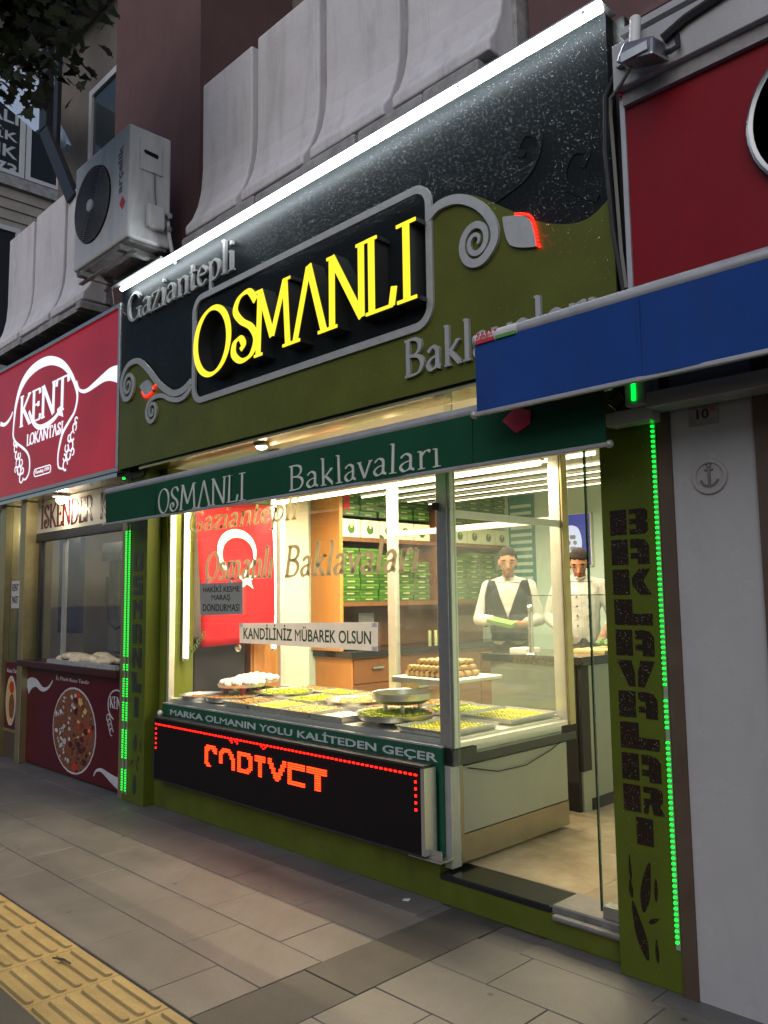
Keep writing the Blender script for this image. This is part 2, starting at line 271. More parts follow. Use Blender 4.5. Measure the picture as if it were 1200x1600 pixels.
# ------------------------------------------------------------------ builders
ORG = {}
def org(o): return ORG.get(o.name, Vector((0, 0, 0))) if o else Vector((0, 0, 0))
def tag(o, label=None, cat=None, group=None, kind=None):
    if label: o['label'] = label
    if cat: o['category'] = cat
    if group: o['group'] = group
    if kind: o['kind'] = kind
    return o
def thing(name, label, cat, loc=(0, 0, 0), group=None):
    o = bpy.data.objects.new(name, None); col.objects.link(o); o.location = loc; o.empty_display_size = 0.1
    ORG[o.name] = Vector(loc)
    return tag(o, label, cat, group)
class MB:
    def __init__(s): s.v = []; s.f = []
    def add(s, vs, fs):
        n = len(s.v); s.v += [tuple(p) for p in vs]; s.f += [tuple(i + n for i in f) for f in fs]; return s
    def box(s, x0, x1, y0, y1, z0, z1):
        return s.add([(x0,y0,z0),(x1,y0,z0),(x1,y1,z0),(x0,y1,z0),(x0,y0,z1),(x1,y0,z1),(x1,y1,z1),(x0,y1,z1)],
                     [(3,2,1,0),(4,5,6,7),(0,1,5,4),(1,2,6,5),(2,3,7,6),(3,0,4,7)])
    def slab(s, x0, x1, y0, y1, z0, z1, c=0.005):
        return s.add([(x0,y0,z0),(x1,y0,z0),(x1,y1,z0),(x0,y1,z0),(x0,y0,z1-c),(x1,y0,z1-c),(x1,y1,z1-c),(x0,y1,z1-c),
                      (x0+c,y0+c,z1),(x1-c,y0+c,z1),(x1-c,y1-c,z1),(x0+c,y1-c,z1)],
                     [(0,1,5,4),(1,2,6,5),(2,3,7,6),(3,0,4,7),(4,5,9,8),(5,6,10,9),(6,7,11,10),(7,4,8,11),(8,9,10,11)])
    def tube(s, p0, p1, r, n=10, r1=None):
        return s.path([p0, p1], r, n, r1)
    def path(s, pts, r, n=8, r1=None):
        pts = [Vector(p) for p in pts]; k = len(pts); rings = []; ref = None
        for i, p in enumerate(pts):
            d = (pts[min(i+1,k-1)] - pts[max(i-1,0)]).normalized()
            if ref is None: ref = Vector((0,0,1)) if abs(d.z) < 0.9 else Vector((1,0,0))
            a = d.cross(ref).normalized(); b = a.cross(d).normalized(); ref = b
            rr = r if r1 is None else r + (r1 - r) * i / (k - 1)
            rings.append([p + (a * math.cos(t) + b * math.sin(t)) * rr for t in [2 * math.pi * j / n for j in range(n)]])
        vs = [q for g in rings for q in g]; fs = []
        for i in range(k - 1):
            for j in range(n): fs.append((i*n+j, i*n+(j+1)%n, (i+1)*n+(j+1)%n, (i+1)*n+j))
        fs.append(tuple(range(n))[::-1]); fs.append(tuple((k-1)*n+j for j in range(n)))
        return s.add(vs, fs)
    def lathe(s, prof, c=(0,0,0), n=24, axis='z'):
        vs = []; fs = []; k = len(prof)
        for r, h in prof:
            for j in range(n):
                t = 2*math.pi*j/n; a, b = r*math.cos(t), r*math.sin(t)
                vs.append((c[0]+a, c[1]+b, c[2]+h) if axis == 'z' else (c[0]+a, c[1]-h, c[2]+b) if axis == 'y' else (c[0]+h, c[1]+a, c[2]+b))
        for i in range(k-1):
            for j in range(n): fs.append((i*n+j, i*n+(j+1)%n, (i+1)*n+(j+1)%n, (i+1)*n+j))
        if prof[0][0] > 1e-5: fs.append(tuple(range(n))[::-1])
        if prof[-1][0] > 1e-5: fs.append(tuple((k-1)*n+j for j in range(n)))
        return s.add(vs, fs)
    def prism(s, poly, fn, d0, d1):
        n = len(poly)
        vs = [fn(u, v, d0) for u, v in poly] + [fn(u, v, d1) for u, v in poly]
        return s.add(vs, [tuple(range(n))[::-1], tuple(range(n, 2*n))] + [(i, (i+1)%n, n+(i+1)%n, n+i) for i in range(n)])
    def ribbon(s, pts, ws, fn, d0, d1, closed=False):
        n = len(pts); P = [Vector(p) for p in pts]; l = []; r = []
        for i in range(n):
            a = P[(i-1) % n] if closed or i else P[0]; b = P[(i+1) % n] if closed or i < n-1 else P[-1]
            t = (b - a)
            if t.length < 1e-9: t = Vector((1, 0))
            t.normalize(); q = Vector((-t.y, t.x)) * ws[i] * 0.5
            l.append(P[i] + q); r.append(P[i] - q)
        vs = [fn(p.x, p.y, d1) for p in l] + [fn(p.x, p.y, d1) for p in r] + [fn(p.x, p.y, d0) for p in l] + [fn(p.x, p.y, d0) for p in r]
        fs = []
        for i in range(n if closed else n-1):
            j = (i+1) % n
            fs += [(i, j, n+j, n+i), (2*n+j, 2*n+i, 3*n+i, 3*n+j), (j, i, 2*n+i, 2*n+j), (n+i, n+j, 3*n+j, 3*n+i)]
        if not closed: fs += [(0, n, 3*n, 2*n), (2*n-1, n-1, 3*n-1, 4*n-1)]
        return s.add(vs, fs)
    def ball(s, c, r, n=8, m=6, sq=(1,1,1)):
        prof = [(max(1e-6, r*math.sin(math.pi*i/m)), -r*math.cos(math.pi*i/m)) for i in range(m+1)]
        k = len(s.v); s.lathe(prof, (0,0,0), n)
        s.v[k:] = [(c[0]+x*sq[0], c[1]+y*sq[1], c[2]+z*sq[2]) for x, y, z in s.v[k:]]; return s
    def mesh(s, name, o=(0,0,0)):
        me = bpy.data.meshes.new(name); me.from_pydata([(x-o[0], y-o[1], z-o[2]) for x, y, z in s.v], [], s.f); me.update()
        bm = bmesh.new(); bm.from_mesh(me); bmesh.ops.recalc_face_normals(bm, faces=bm.faces); bm.to_mesh(me); bm.free(); return me
    def build(s, name, mat, parent=None, smooth=False, bevel=0, label=None):
        o0 = org(parent); return link(name, s.mesh(name, o0), mat, parent, smooth, bevel, label)
def link(name, me, mat, parent=None, smooth=False, bevel=0, label=None):
    me.materials.clear(); me.materials.append(MATS[mat])
    if smooth: me.shade_smooth(); me.set_sharp_from_angle(angle=R(40))
    o = bpy.data.objects.new(name, me); col.objects.link(o)
    if parent: o.parent = parent; ORG[o.name] = org(parent)
    if bevel:
        b = o.modifiers.new('bevel', 'BEVEL'); b.width = bevel; b.segments = 2; b.limit_method = 'ANGLE'
    if label: o['label'] = label
    return o
def solo(name, mb, mat, label, cat, group=None, smooth=False, bevel=0):
    """a thing that is one mesh, with its origin at its base"""
    a = np.array(mb.v); c = Vector((a[:,0].mean(), a[:,1].mean(), a[:,2].min()))
    o = link(name, mb.mesh(name, c), mat, None, smooth, bevel); o.location = c; ORG[o.name] = c
    return tag(o, label, cat, group)
def B(x0, x1, y0, y1, z0, z1): return MB().box(x0, x1, y0, y1, z0, z1)
def struct(name, mb, mat, smooth=False): return tag(mb.build(name, mat, None, smooth), kind='structure')
def FR(y): return lambda u, v, d: (u, y - d, v)          # a plane that faces the street
def SX(x): return lambda u, v, d: (x + d, u, v)          # a plane that faces +x
def cat_rom(pts, closed=False, n=7):
    P = [Vector(p) for p in pts]; k = len(P); out = []
    rngk = k if closed else k - 1
    for i in range(rngk):
        g = lambda j: P[j % k] if closed else P[min(max(j, 0), k-1)]
        a, b, c, d = g(i-1), g(i), g(i+1), g(i+2)
        for q in range(n):
            t = q / n
            out.append(0.5*((2*b) + (c-a)*t + (2*a-5*b+4*c-d)*t*t + (3*b-a-3*c+d)*t**3))
    if not closed: out.append(P[-1])
    return out
# --- a serif alphabet drawn with a broad nib (u, v in cap heights)
def ell(cx, cy, rx, ry, a0=0, a1=360, n=14):
    full = abs(a1-a0) >= 360
    return [(cx + rx*math.cos(R(a0+(a1-a0)*i/(n if full else n-1))), cy + ry*math.sin(R(a0+(a1-a0)*i/(n if full else n-1)))) for i in range(n)]
def sf(x, y, w=0.11): return ('s', [(x-w, y), (x+w, y)])
X = 0.62
GL = {
 'O': (0.84, [('o', ell(0.42, 0.5, 0.36, 0.50))]),
 'S': (0.66, [('c', [(0.56,0.80),(0.42,0.97),(0.22,0.94),(0.13,0.77),(0.26,0.59),(0.47,0.44),(0.57,0.25),(0.47,0.05),(0.26,0.01),(0.10,0.14),(0.12,0.30),(0.24,0.34),(0.31,0.24),(0.25,0.17)])]),
 's': (0.46, [('c', [(0.38,0.50),(0.26,0.61),(0.12,0.52),(0.20,0.37),(0.36,0.24),(0.36,0.08),(0.20,0.0),(0.06,0.10)])]),
 'M': (1.0, [('l', [(0.12,0),(0.17,1)]), ('l', [(0.17,1),(0.48,0.22)]), ('l', [(0.48,0.22),(0.80,1)]), ('l', [(0.80,1),(0.87,0)]), sf(0.12,0), sf(0.87,0,0.13), sf(0.13,1,0.09), sf(0.84,1,0.09)]),
 'A': (0.84, [('l', [(0.10,0),(0.41,1.0)]), ('l', [(0.41,1.02),(0.74,0)]), sf(0.10,0), sf(0.74,0,0.13)]),
 'N': (0.90, [('l', [(0.13,0),(0.13,1)]), ('l', [(0.13,1),(0.76,0)]), ('l', [(0.76,0.0),(0.76,1)]), sf(0.13,0), sf(0.09,1,0.08), sf(0.76,1)]),
 'L': (0.62, [('l', [(0.16,0),(0.16,1)]), sf(0.16,1), ('s', [(0.04,0),(0.56,0)]), ('l', [(0.54,0),(0.59,0.24)])]),
 'I': (0.36, [('l', [(0.18,0),(0.18,1)]), sf(0.18,1,0.15), sf(0.18,0,0.15)]),
 'K': (0.80, [('l', [(0.15,0),(0.15,1)]), ('l', [(0.66,1),(0.20,0.47)]), ('l', [(0.26,0.55),(0.70,0)]), sf(0.15,0), sf(0.15,1), sf(0.64,1,0.1), sf(0.70,0,0.1)]),
 'E': (0.62, [('l', [(0.15,0),(0.15,1)]), ('s', [(0.04,1),(0.52,1)]), ('s', [(0.15,0.52),(0.44,0.52)]), ('s', [(0.04,0),(0.55,0)]), ('l', [(0.52,1),(0.54,0.84)]), ('l', [(0.54,0),(0.57,0.18)]), ('l', [(0.44,0.60),(0.44,0.44)])]),
 'T': (0.74, [('l', [(0.37,0),(0.37,1)]), ('s', [(0.03,1),(0.71,1)]), ('l', [(0.04,1),(0.02,0.80)]), ('l', [(0.70,1),(0.72,0.80)]), sf(0.37,0)]),
 'D': (0.84, [('l', [(0.15,0),(0.15,1)]), ('c', [(0.04,1),(0.36,1),(0.62,0.88),(0.74,0.5),(0.62,0.12),(0.36,0),(0.04,0)])]),
 'R': (0.78, [('l', [(0.15,0),(0.15,1)]), ('c', [(0.04,1),(0.38,1),(0.58,0.88),(0.58,0.64),(0.40,0.51),(0.17,0.50)]), ('l', [(0.36,0.50),(0.72,0)]), sf(0.15,0), sf(0.72,0,0.08)]),
 'B': (0.72, [('l', [(0.15,0),(0.15,1)]), ('c', [(0.04,1),(0.36,1),(0.53,0.89),(0.53,0.68),(0.38,0.55),(0.17,0.54)]), ('c', [(0.30,0.54),(0.52,0.47),(0.62,0.28),(0.52,0.06),(0.32,0),(0.04,0)])]),
 'P': (0.70, [('l', [(0.15,0),(0.15,1)]), ('c', [(0.04,1),(0.38,1),(0.58,0.88),(0.58,0.62),(0.40,0.48),(0.17,0.47)]), sf(0.15,0)]),
 'G': (0.86, [('c', [(0.74,0.78),(0.60,0.96),(0.38,1.0),(0.14,0.82),(0.07,0.5),(0.16,0.16),(0.40,0),(0.62,0.06),(0.72,0.2)]), ('l', [(0.72,0.0),(0.72,0.40)]), sf(0.68,0.40,0.13)]),
 'a': (0.56, [('c', [(0.10,0.50),(0.24,0.62),(0.38,0.54),(0.40,0.36),(0.40,0.10),(0.50,0.02)]), ('c', [(0.40,0.36),(0.20,0.30),(0.09,0.16),(0.18,0.01),(0.32,0.04),(0.40,0.14)])]),
 'z': (0.52, [('s', [(0.08,X),(0.46,X)]), ('l', [(0.45,X),(0.07,0)]), ('s', [(0.05,0),(0.47,0)]), ('l', [(0.08,X),(0.07,0.50)]), ('l', [(0.46,0),(0.48,0.13)])]),
 'i': (0.30, [('l', [(0.15,0),(0.15,X)]), sf(0.15,0,0.11), ('s', [(0.05,X),(0.15,X)]), ('l', [(0.15,0.82),(0.15,0.94)])]),
 'ı': (0.30, [('l', [(0.15,0),(0.15,X)]), sf(0.15,0,0.11), ('s', [(0.05,X),(0.15,X)])]),
 'l': (0.30, [('l', [(0.15,0),(0.15,1.08)]), sf(0.15,0,0.11), ('s', [(0.05,1.08),(0.15,1.08)])]),
 'n': (0.64, [('l', [(0.15,0),(0.15,X)]), ('c', [(0.15,0.44),(0.28,0.60),(0.42,0.60),(0.50,0.46),(0.50,0.0)]), sf(0.15,0,0.1), sf(0.50,0,0.1), ('s', [(0.05,X),(0.15,X)])]),
 'm': (0.96, [('l', [(0.15,0),(0.15,X)]), ('c', [(0.15,0.44),(0.26,0.60),(0.38,0.60),(0.47,0.46),(0.47,0.0)]), ('c', [(0.47,0.44),(0.58,0.60),(0.70,0.60),(0.80,0.46),(0.80,0.0)]), sf(0.15,0,0.1), sf(0.47,0,0.1), sf(0.80,0,0.1), ('s', [(0.05,X),(0.15,X)])]),
 't': (0.38, [('c', [(0.15,0.86),(0.15,0.50),(0.15,0.10),(0.24,0.0),(0.36,0.06)]), ('s', [(0.04,X),(0.34,X)])]),
 'e': (0.52, [('c', [(0.10,0.36),(0.44,0.36),(0.42,0.52),(0.27,0.62),(0.12,0.50),(0.08,0.28),(0.16,0.06),(0.32,0.0),(0.46,0.12)])]),
 'p': (0.62, [('l', [(0.15,-0.34),(0.15,X)]), ('c', [(0.15,0.46),(0.30,0.62),(0.48,0.52),(0.53,0.30),(0.46,0.08),(0.30,0.0),(0.15,0.10)]), sf(0.15,-0.34,0.1), ('s', [(0.05,X),(0.15,X)])]),
 'k': (0.60, [('l', [(0.15,0),(0.15,1.08)]), ('l', [(0.48,X),(0.18,0.28)]), ('l', [(0.24,0.35),(0.52,0)]), sf(0.15,0,0.1), sf(0.47,X,0.07), sf(0.52,0,0.07), ('s', [(0.05,1.08),(0.15,1.08)])]),
 'v': (0.56, [('l', [(0.08,X),(0.29,0)]), ('l', [(0.29,0),(0.50,X)]), sf(0.08,X,0.08), sf(0.50,X,0.07)]),
 'r': (0.46, [('l', [(0.15,0),(0.15,X)]), ('c', [(0.15,0.42),(0.26,0.58),(0.36,0.62),(0.43,0.56)]), sf(0.15,0,0.1), ('s', [(0.05,X),(0.15,X)])]),
 'İ': (0.36, [('l', [(0.18,0),(0.18,1)]), sf(0.18,1,0.13), sf(0.18,0,0.13), ('l', [(0.18,1.14),(0.18,1.28)])]),
 ' ': (0.42, []),
}
NIB = R(18)
def glyph(mb, ch, fn, x0, z0, sx, sz, T, t, d0, d1, slant=0.0):
    """strokes of one letter; strokes lie a hair apart in depth so no two faces share a plane"""
    for i, (k, pts) in enumerate(GL[ch][1]):
        P = cat_rom(pts, k == 'o') if k in 'co' else [Vector(p) for p in pts]
        if k == 'l': P = [P[0].lerp(P[1], q/3) for q in range(4)]
        ws = []
        n = len(P)
        for j in range(n):
            a = P[(j-1) % n] if k == 'o' else P[max(j-1, 0)]; b = P[(j+1) % n] if k == 'o' else P[min(j+1, n-1)]
            th = math.atan2((b-a).y, (b-a).x)
            ws.append(t if k == 's' else t + (T - t) * abs(math.sin(th - NIB)) ** 1.3)
        Q = [(x0 + (p.x + slant*p.y) * sx, z0 + p.y * sz) for p in P]
        mb.ribbon(Q, [w_ * sz for w_ in ws], fn, d0, d1 - 0.0005 * i, k == 'o')
    return mb
def serif(txt, fn, x0, x1, z0, cap, T, t, d0, d1, name, mat, parent, slant=0.0, edge=None, one=False):
    tot = sum(GL[c][0] for c in txt); sx = (x1 - x0) / tot; x = x0; acc = MB()
    for c in txt:
        if c != ' ':
            mb = acc if one else MB(); glyph(mb, c, fn, x, z0, sx, cap, T, t, d0, d1, slant)
            if not one:
                o = mb.build(name, mat, parent)
                if edge:
                    e = MB(); glyph(e, c, fn, x, z0, sx, cap, T + edge[1], t + edge[1], d0, d0 + 0.0012, slant); e.build('letter_edge', edge[0], o)
        x += GL[c][0] * sx
    if one: return acc.build(name, mat, parent)
def outlines(txt, bold):
    """filled outlines of a line of text, gathered letter by letter (islands that overlap in x belong together: dots, accents, cedillas)"""
    cu = bpy.data.curves.new('txt', 'FONT'); cu.body = txt; cu.size = 1.0; cu.offset = bold; cu.resolution_u = 3
    to = bpy.data.objects.new('txt', cu); col.objects.link(to); bpy.context.view_layer.update()
    me = to.to_mesh(); V = [(v.co.x, v.co.y) for v in me.vertices]; F = [tuple(p.vertices) for p in me.polygons]; to.to_mesh_clear()
    bpy.data.objects.remove(to); bpy.data.curves.remove(cu)
    par = list(range(len(V)))
    def root_(i):
        while par[i] != i: par[i] = par[par[i]]; i = par[i]
        return i
    for f in F:
        for i in f[1:]: par[root_(i)] = root_(f[0])
    isl = {}
    for f in F: isl.setdefault(root_(f[0]), []).append(f)
    spans = sorted([(min(V[i][0] for f in q for i in f), max(V[i][0] for f in q for i in f), q) for q in isl.values()], key=lambda q: q[0])
    let = []
    for lo, hi, q in spans:
        if let and lo < let[-1][1] - 0.35 * min(hi - lo, let[-1][1] - let[-1][0]): let[-1][1] = max(let[-1][1], hi); let[-1][2] = let[-1][2] + q
        else: let.append([lo, hi, q])
    return V, [q for _, _, q in let]
def sans(txt, fn, x0, x1, z0, z1, d0, d1, name, mat, parent, bold=0.0, rot=0.0):
    V, let = outlines(txt, bold); chars = txt.replace(' ', '')
    ax = min(p[0] for p in V); bx_ = max(p[0] for p in V); ay = min(p[1] for p in V); by = max(p[1] for p in V)
    src = [(V, q) for q in let]
    if bold and 'M' in chars and len(let) == len(chars):              # thickening turns a narrow M inside out: keep its plain outline
        V0, let0 = outlines(txt, 0.0)
        if len(let0) == len(let): src = [(V0, let0[i]) if chars[i] == 'M' else src[i] for i in range(len(let))]
    c_, s_ = math.cos(rot), math.sin(rot); o = None
    for W_, fs_ in src:
        ids = {}; uv = []
        for f in fs_:
            for i in f:
                if i not in ids:
                    p, q = (W_[i][0]-ax)/(bx_-ax)*(x1-x0), (W_[i][1]-ay)/(by-ay)*(z1-z0)
                    ids[i] = len(uv); uv.append((p*c_-q*s_, p*s_+q*c_))
        G = [tuple(ids[i] for i in f) for f in fs_]; n = len(uv); ec = {}
        for f in G:
            for p, q in zip(f, f[1:]+f[:1]): ec[frozenset((p, q))] = ec.get(frozenset((p, q)), 0) + 1
        q_ = [tuple(i+n for i in f) for f in G] + [f[::-1] for f in G] + [(p, q, q+n, p+n) for f in G for p, q in zip(f, f[1:]+f[:1]) if ec[frozenset((p, q))] == 1]
        o = MB().add([fn(x0+p, z0+q, d0) for p, q in uv] + [fn(x0+p, z0+q, d1) for p, q in uv], q_).build(name, mat, parent)
    return o
def area(name, parent, loc, rot, sx, sy, e, c=(1, .78, .48)):
    """the light a lamp gives off, kept with its lamp"""
    l = bpy.data.lights.new(name, 'AREA'); l.shape = 'RECTANGLE'; l.size = sx; l.size_y = sy; l.energy = e; l.color = c
    o = bpy.data.objects.new(name, l); col.objects.link(o); o.parent = parent; o.location = Vector(loc) - org(parent); o.rotation_euler = rot; return o

# ================================================================== GROUND
struct('ground', MB().add([(-300,-300,-.06),(300,-300,-.06),(300,300,-.06),(-300,300,-.06)], [(0,1,2,3)]), 'asphalt')
pav = struct('pavement', B(-14, 9, -5.2, 0.35, -0.055, -0.008), 'grout')
tag(pav, 'grey stone pavement in front of the shops')
def slab_at(x0, x1, y0, y1, mat='slab', name='paving_slab'):
    g = 0.0013; z = random.uniform(-0.0012, 0.0012)
    return MB().slab(x0+g, x1-g, y0+g, y1-g, -0.03, z, 0.0025).build(name, mat, pav)
BX0, BX1 = 3.262, 3.575
rows = [(-1.385,-1.07,2.385), (-1.07,-.755,2.675), (-.755,-.44,2.385), (-.44,-.125,2.69)]
for ri, (y0, y1, xj) in enumerate(rows):
    x = xj
    while x > -7: x -= 0.585
    while x < BX0 - 0.01:
        slab_at(x, min(x+0.585, BX0), y0, y1); x += 0.585
    x = BX1; first = True
    while x < 7.5:
        L_ = 0.30 if (first and ri % 2) else 0.585
        slab_at(x, x+L_, y0, y1); x += L_; first = False
x = -7
while x < 7.5:
    if not (BX0-0.01 < x+.3 < BX1+.3): slab_at(x, x+0.6, -.125, .18, 'dark_slab' if random.random() < .0 else 'slab')
    x += 0.6
y = -1.385
for y1 in (-.85, -.30, .18): slab_at(BX0, BX1, y, y1, 'dark_slab'); y = y1
for k in range(-18, 14):                                             # beyond the guiding strip
    slab_at(0.59*k, 0.59*k+0.59, -2.09, -1.775, 'dark_slab')
    slab_at(0.59*k+.3, 0.59*k+.89, -2.405, -2.09, 'dark_slab'); slab_at(0.59*k, 0.59*k+0.59, -3.2, -2.405, 'dark_slab')
tile_me = MB().slab(.0015, .3835, .0015, .3835, -.03, .0, .003).mesh('tactile_tile')
def bar_mesh():
    n = 6; L0, L1, w_ = .018, .367, .0185
    out = [(L1-w_+w_*math.cos(R(-90+180*i/n)), w_*math.sin(R(-90+180*i/n))) for i in range(n+1)] + [(L0+w_+w_*math.cos(R(90+180*i/n)), w_*math.sin(R(90+180*i/n))) for i in range(n+1)]
    k = len(out); c = (L0+L1)/2
    top = [(c+(u-c)*.988, v*.80) for u, v in out]
    return MB().add([(u, v, 0.0) for u, v in out]+[(u, v, .0085) for u, v in top], [(i, (i+1)%k, k+(i+1)%k, k+i) for i in range(k)]+[tuple(range(k, 2*k))]).mesh('bar')
bar_me = bar_mesh()
for k in range(-13, 9):
    t = link('tactile_tile', tile_me, 'tactile', pav); t.location = (1.600+.385*k, -1.777, random.uniform(-.001, .001))
    for j in range(6):
        b = link('bar', bar_me, 'tactile', t); b.location = (0, .034+.0632*j, .0)
twig = MB().path([(2.42,-1.53,.009),(2.47,-1.505,.011),(2.53,-1.50,.008)], .0035, 6).path([(2.46,-1.51,.010),(2.49,-1.53,.008)], .0025, 5)
solo('twig', twig, 'bark', 'small dark twig lying on the yellow ribbed paving', 'twig')

m = MB().add([(3.02,-.03,.003),(3.055,-.02,.004),(3.05,.0,.010),(3.015,-.008,.004),(3.02,-.03,.001),(3.055,-.02,.001),(3.05,.0,.002),(3.015,-.008,.001)], [(0,1,2,3),(7,6,5,4),(0,4,5,1),(1,5,6,2),(2,6,7,3),(3,7,4,0)])
solo('paper_scrap', m, 'sticker_white', 'tiny white paper scrap on the pavement by the green base wall', 'litter')

# ================================================================== APARTMENT BUILDING (above the shops)
bld = thing('apartment_building', 'brown apartment building with ribbed white balcony parapets above the shops', 'building', (0, 0.1, 0))
B(-3.0, 7.0, 0.12, 0.9, 2.95, 4.02).build('floor_slab', 'dim_plaster', bld)
B(-3.0, -.57, .6, 1.3, 4.02, 9.5).build('wall', 'dim_plaster', bld); B(-.57, 7.0, 1.0, 1.3, 4.02, 9.5).build('wall', 'dim_plaster', bld)
B(-0.56, 0.85, 0.10, 1.0, 4.02, 9.5).build('column', 'brown_plaster', bld)
B(3.86, 5.6, 0.10, 1.0, 4.02, 9.5).build('column', 'brown_plaster', bld)
MB().box(-2.9, -0.57, 0.25, .6, 7.9, 8.1).build('balcony_slab', 'dim_plaster', bld)
def window(x0, x1, z0, z1, y):
    f = MB().box(x0, x0+.07, y-.05, y+.0, z0, z1).box(x1-.07, x1, y-.05, y, z0, z1).box(x0+.07, x1-.07, y-.05, y, z0, z0+.07).box(x0+.07, x1-.07, y-.05, y, z1-.07, z1).build('window', 'white_frame', bld)
    B(x0+.07, x1-.07, y-.025, y-.01, z0+.07, z1-.07).build('pane', 'dark_pane', f)
    B(x0+.07, x1-.07, y-.045, y-.02, (z0+z1)/2-.03, (z0+z1)/2+.02).build('rail', 'white_frame', f)
window(-2.12, -.95, 4.9, 7.0, .6); window(1.35, 2.5, 4.9, 7.1, 1.0); window(2.6, 3.7, 4.9, 7.1, 1.0)
prof = [(.0,5.33),(.0,4.62),(-.012,4.46),(-.04,4.33),(-.085,4.22),(-.135,4.15),(-.135,4.09),(.10,4.09),(.10,5.33)]
def panel(x0, x1, dz=0.0):
    n = len(prof)
    P = [(x0, y, z+(dz if z > 5 else 0)) for y, z in prof] + [(x1, y, z+(dz if z > 5 else 0)) for y, z in prof]
    MB().add(P, [tuple(range(n)), tuple(range(n, 2*n))] + [(i, (i+1)%n, n+(i+1)%n, n+i) for i in range(n)]).build('parapet_panel', 'white_concrete', bld, bevel=.012)
for xs in ([-2.78,-2.07,-1.32,-.57], [1.02,1.70,2.41,3.10,3.82]):
    for a, b in zip(xs, xs[1:]):
        panel(a+.035, b-.03, random.uniform(-.05, .05))
    MB().box(xs[0], xs[-1], .055, .24, 4.085, 5.18).build('parapet_back', 'grey_concrete', bld)
    x = xs[0]
    while x < xs[-1]-.1:
        L_ = random.uniform(.28, .5); L_ = min(L_, xs[-1]-x)
        MB().slab(x, x+L_-.012, -.17+random.uniform(0,.03), .12, 4.00, 4.082-random.uniform(0,.02), .015).build('ledge_stone', 'grey_concrete', bld, bevel=.008)
        x += L_

# ---- far building at the end of the row
far = thing('siding_building', 'beige clapboard building with sign in its window behind the street tree', 'building', (-6, 1.5, 0))
B(-9, -6.04, .2, 5.5, 0, 13).build('wall', 'siding', far)
for i in range(66):
    z = 2.0+i*.165
    if 7.62 < z < 9.35: continue
    MB().add([(-6.04,.2,z),(-6.0,.2,z),(-6.02,.2,z+.158),(-6.04,.2,z+.158),(-6.04,5.5,z),(-6.0,5.5,z),(-6.02,5.5,z+.158),(-6.04,5.5,z+.158)],
             [(0,1,2,3),(4,5,6,7),(1,5,6,2),(0,4,5,1),(2,6,7,3)]).build('clapboard', 'siding', far)
B(-6.04, -5.96, .2, 5.5, 7.62, 7.78).build('sill', 'grey_concrete', far)
def fwin(y0, y1, z0, z1):
    f = MB().box(-6.04, -5.97, y0, y0+.07, z0, z1).box(-6.04, -5.97, y1-.07, y1, z0, z1).box(-6.04, -5.97, y0+.07, y1-.07, z1-.07, z1).box(-6.04, -5.97, y0+.07, y1-.07, z0, z0+.06).build('window', 'white_frame', far)
    return f, B(-6.04, -6.0, y0+.07, y1-.07, z0+.06, z1-.07).build('pane', 'black_board', f)
f1, p1 = fwin(.40, 1.30, 7.80, 9.3); f2, p2 = fwin(1.32, 1.86, 7.80, 9.3); f3, p3 = fwin(.4, 1.28, 5.2, 7.0); f4, p4 = fwin(1.95, 2.9, 7.8, 9.3)
for k, tx in enumerate(['SALI', 'LİK', 'LIK', '0 73']):
    sans(tx, SX(-6.0), 1.20-.15*len(tx), 1.20, 8.60-.27*k+.0, 8.60-.27*k+.19, .001, .004, 'window_letter', 'white_print', f1, bold=.02)

# ---- projecting pale sign on a black steel bracket
ps = thing('canopy_panel', 'pale blue sloping canopy panel on a black steel post below the tree', 'canopy', (-1.9, .05, 5.3))
MB().prism([(-3.6,7.45),(-2.26,6.40),(-1.95,6.34),(-1.95,6.80),(-2.3,7.0),(-3.6,7.95)], FR(.12), 0, .08).build('panel', 'pale_blue', ps)
MB().prism([(-2.12,6.33),(-1.70,5.98),(-1.62,6.02),(-1.93,6.42)], FR(.16), 0, .05).build('lower_panel', 'pale_blue', ps)
MB().box(-1.97,-1.79,-.03,.035,6.22,8.2).build('post', 'black_steel', ps)
MB().prism([(-1.97,6.24),(-1.79,6.24),(-1.09,5.26),(-1.24,5.22)], FR(.03), 0, .06).build('brace', 'black_steel', ps)
MB().box(-1.68,-1.60,.0,.04,5.95,8.2).build('post', 'black_steel', ps)

# ================================================================== SHOP SHELL (bakery)
struct('wall_left', B(-0.06, 0.02, 0.2, 4.5, 0.0, 2.95), 'wall_teal')
struct('wall_right', B(4.42, 4.5, 0.2, 4.5, 0.0, 2.95), 'wall_teal')
struct('wall_back', B(-0.06, 4.5, 4.4, 4.5, 0.0, 2.95), 'wall_teal')
struct('ceiling', B(-0.06, 4.5, 0.12, 4.5, 2.86, 2.94), 'ceiling_white')
flo = struct('floor', B(0.02, 4.42, 0.28, 4.4, 0.0, 0.142), 'grout')
for i in range(8):
    for j in range(7):
        x0, y0 = .02+.55*i, .28+.6*j
        MB().slab(x0+.001, min(x0+.549, 4.42), y0+.001, min(y0+.599, 4.4), .10, .15, .002).build('floor_tile', 'marble', flo)

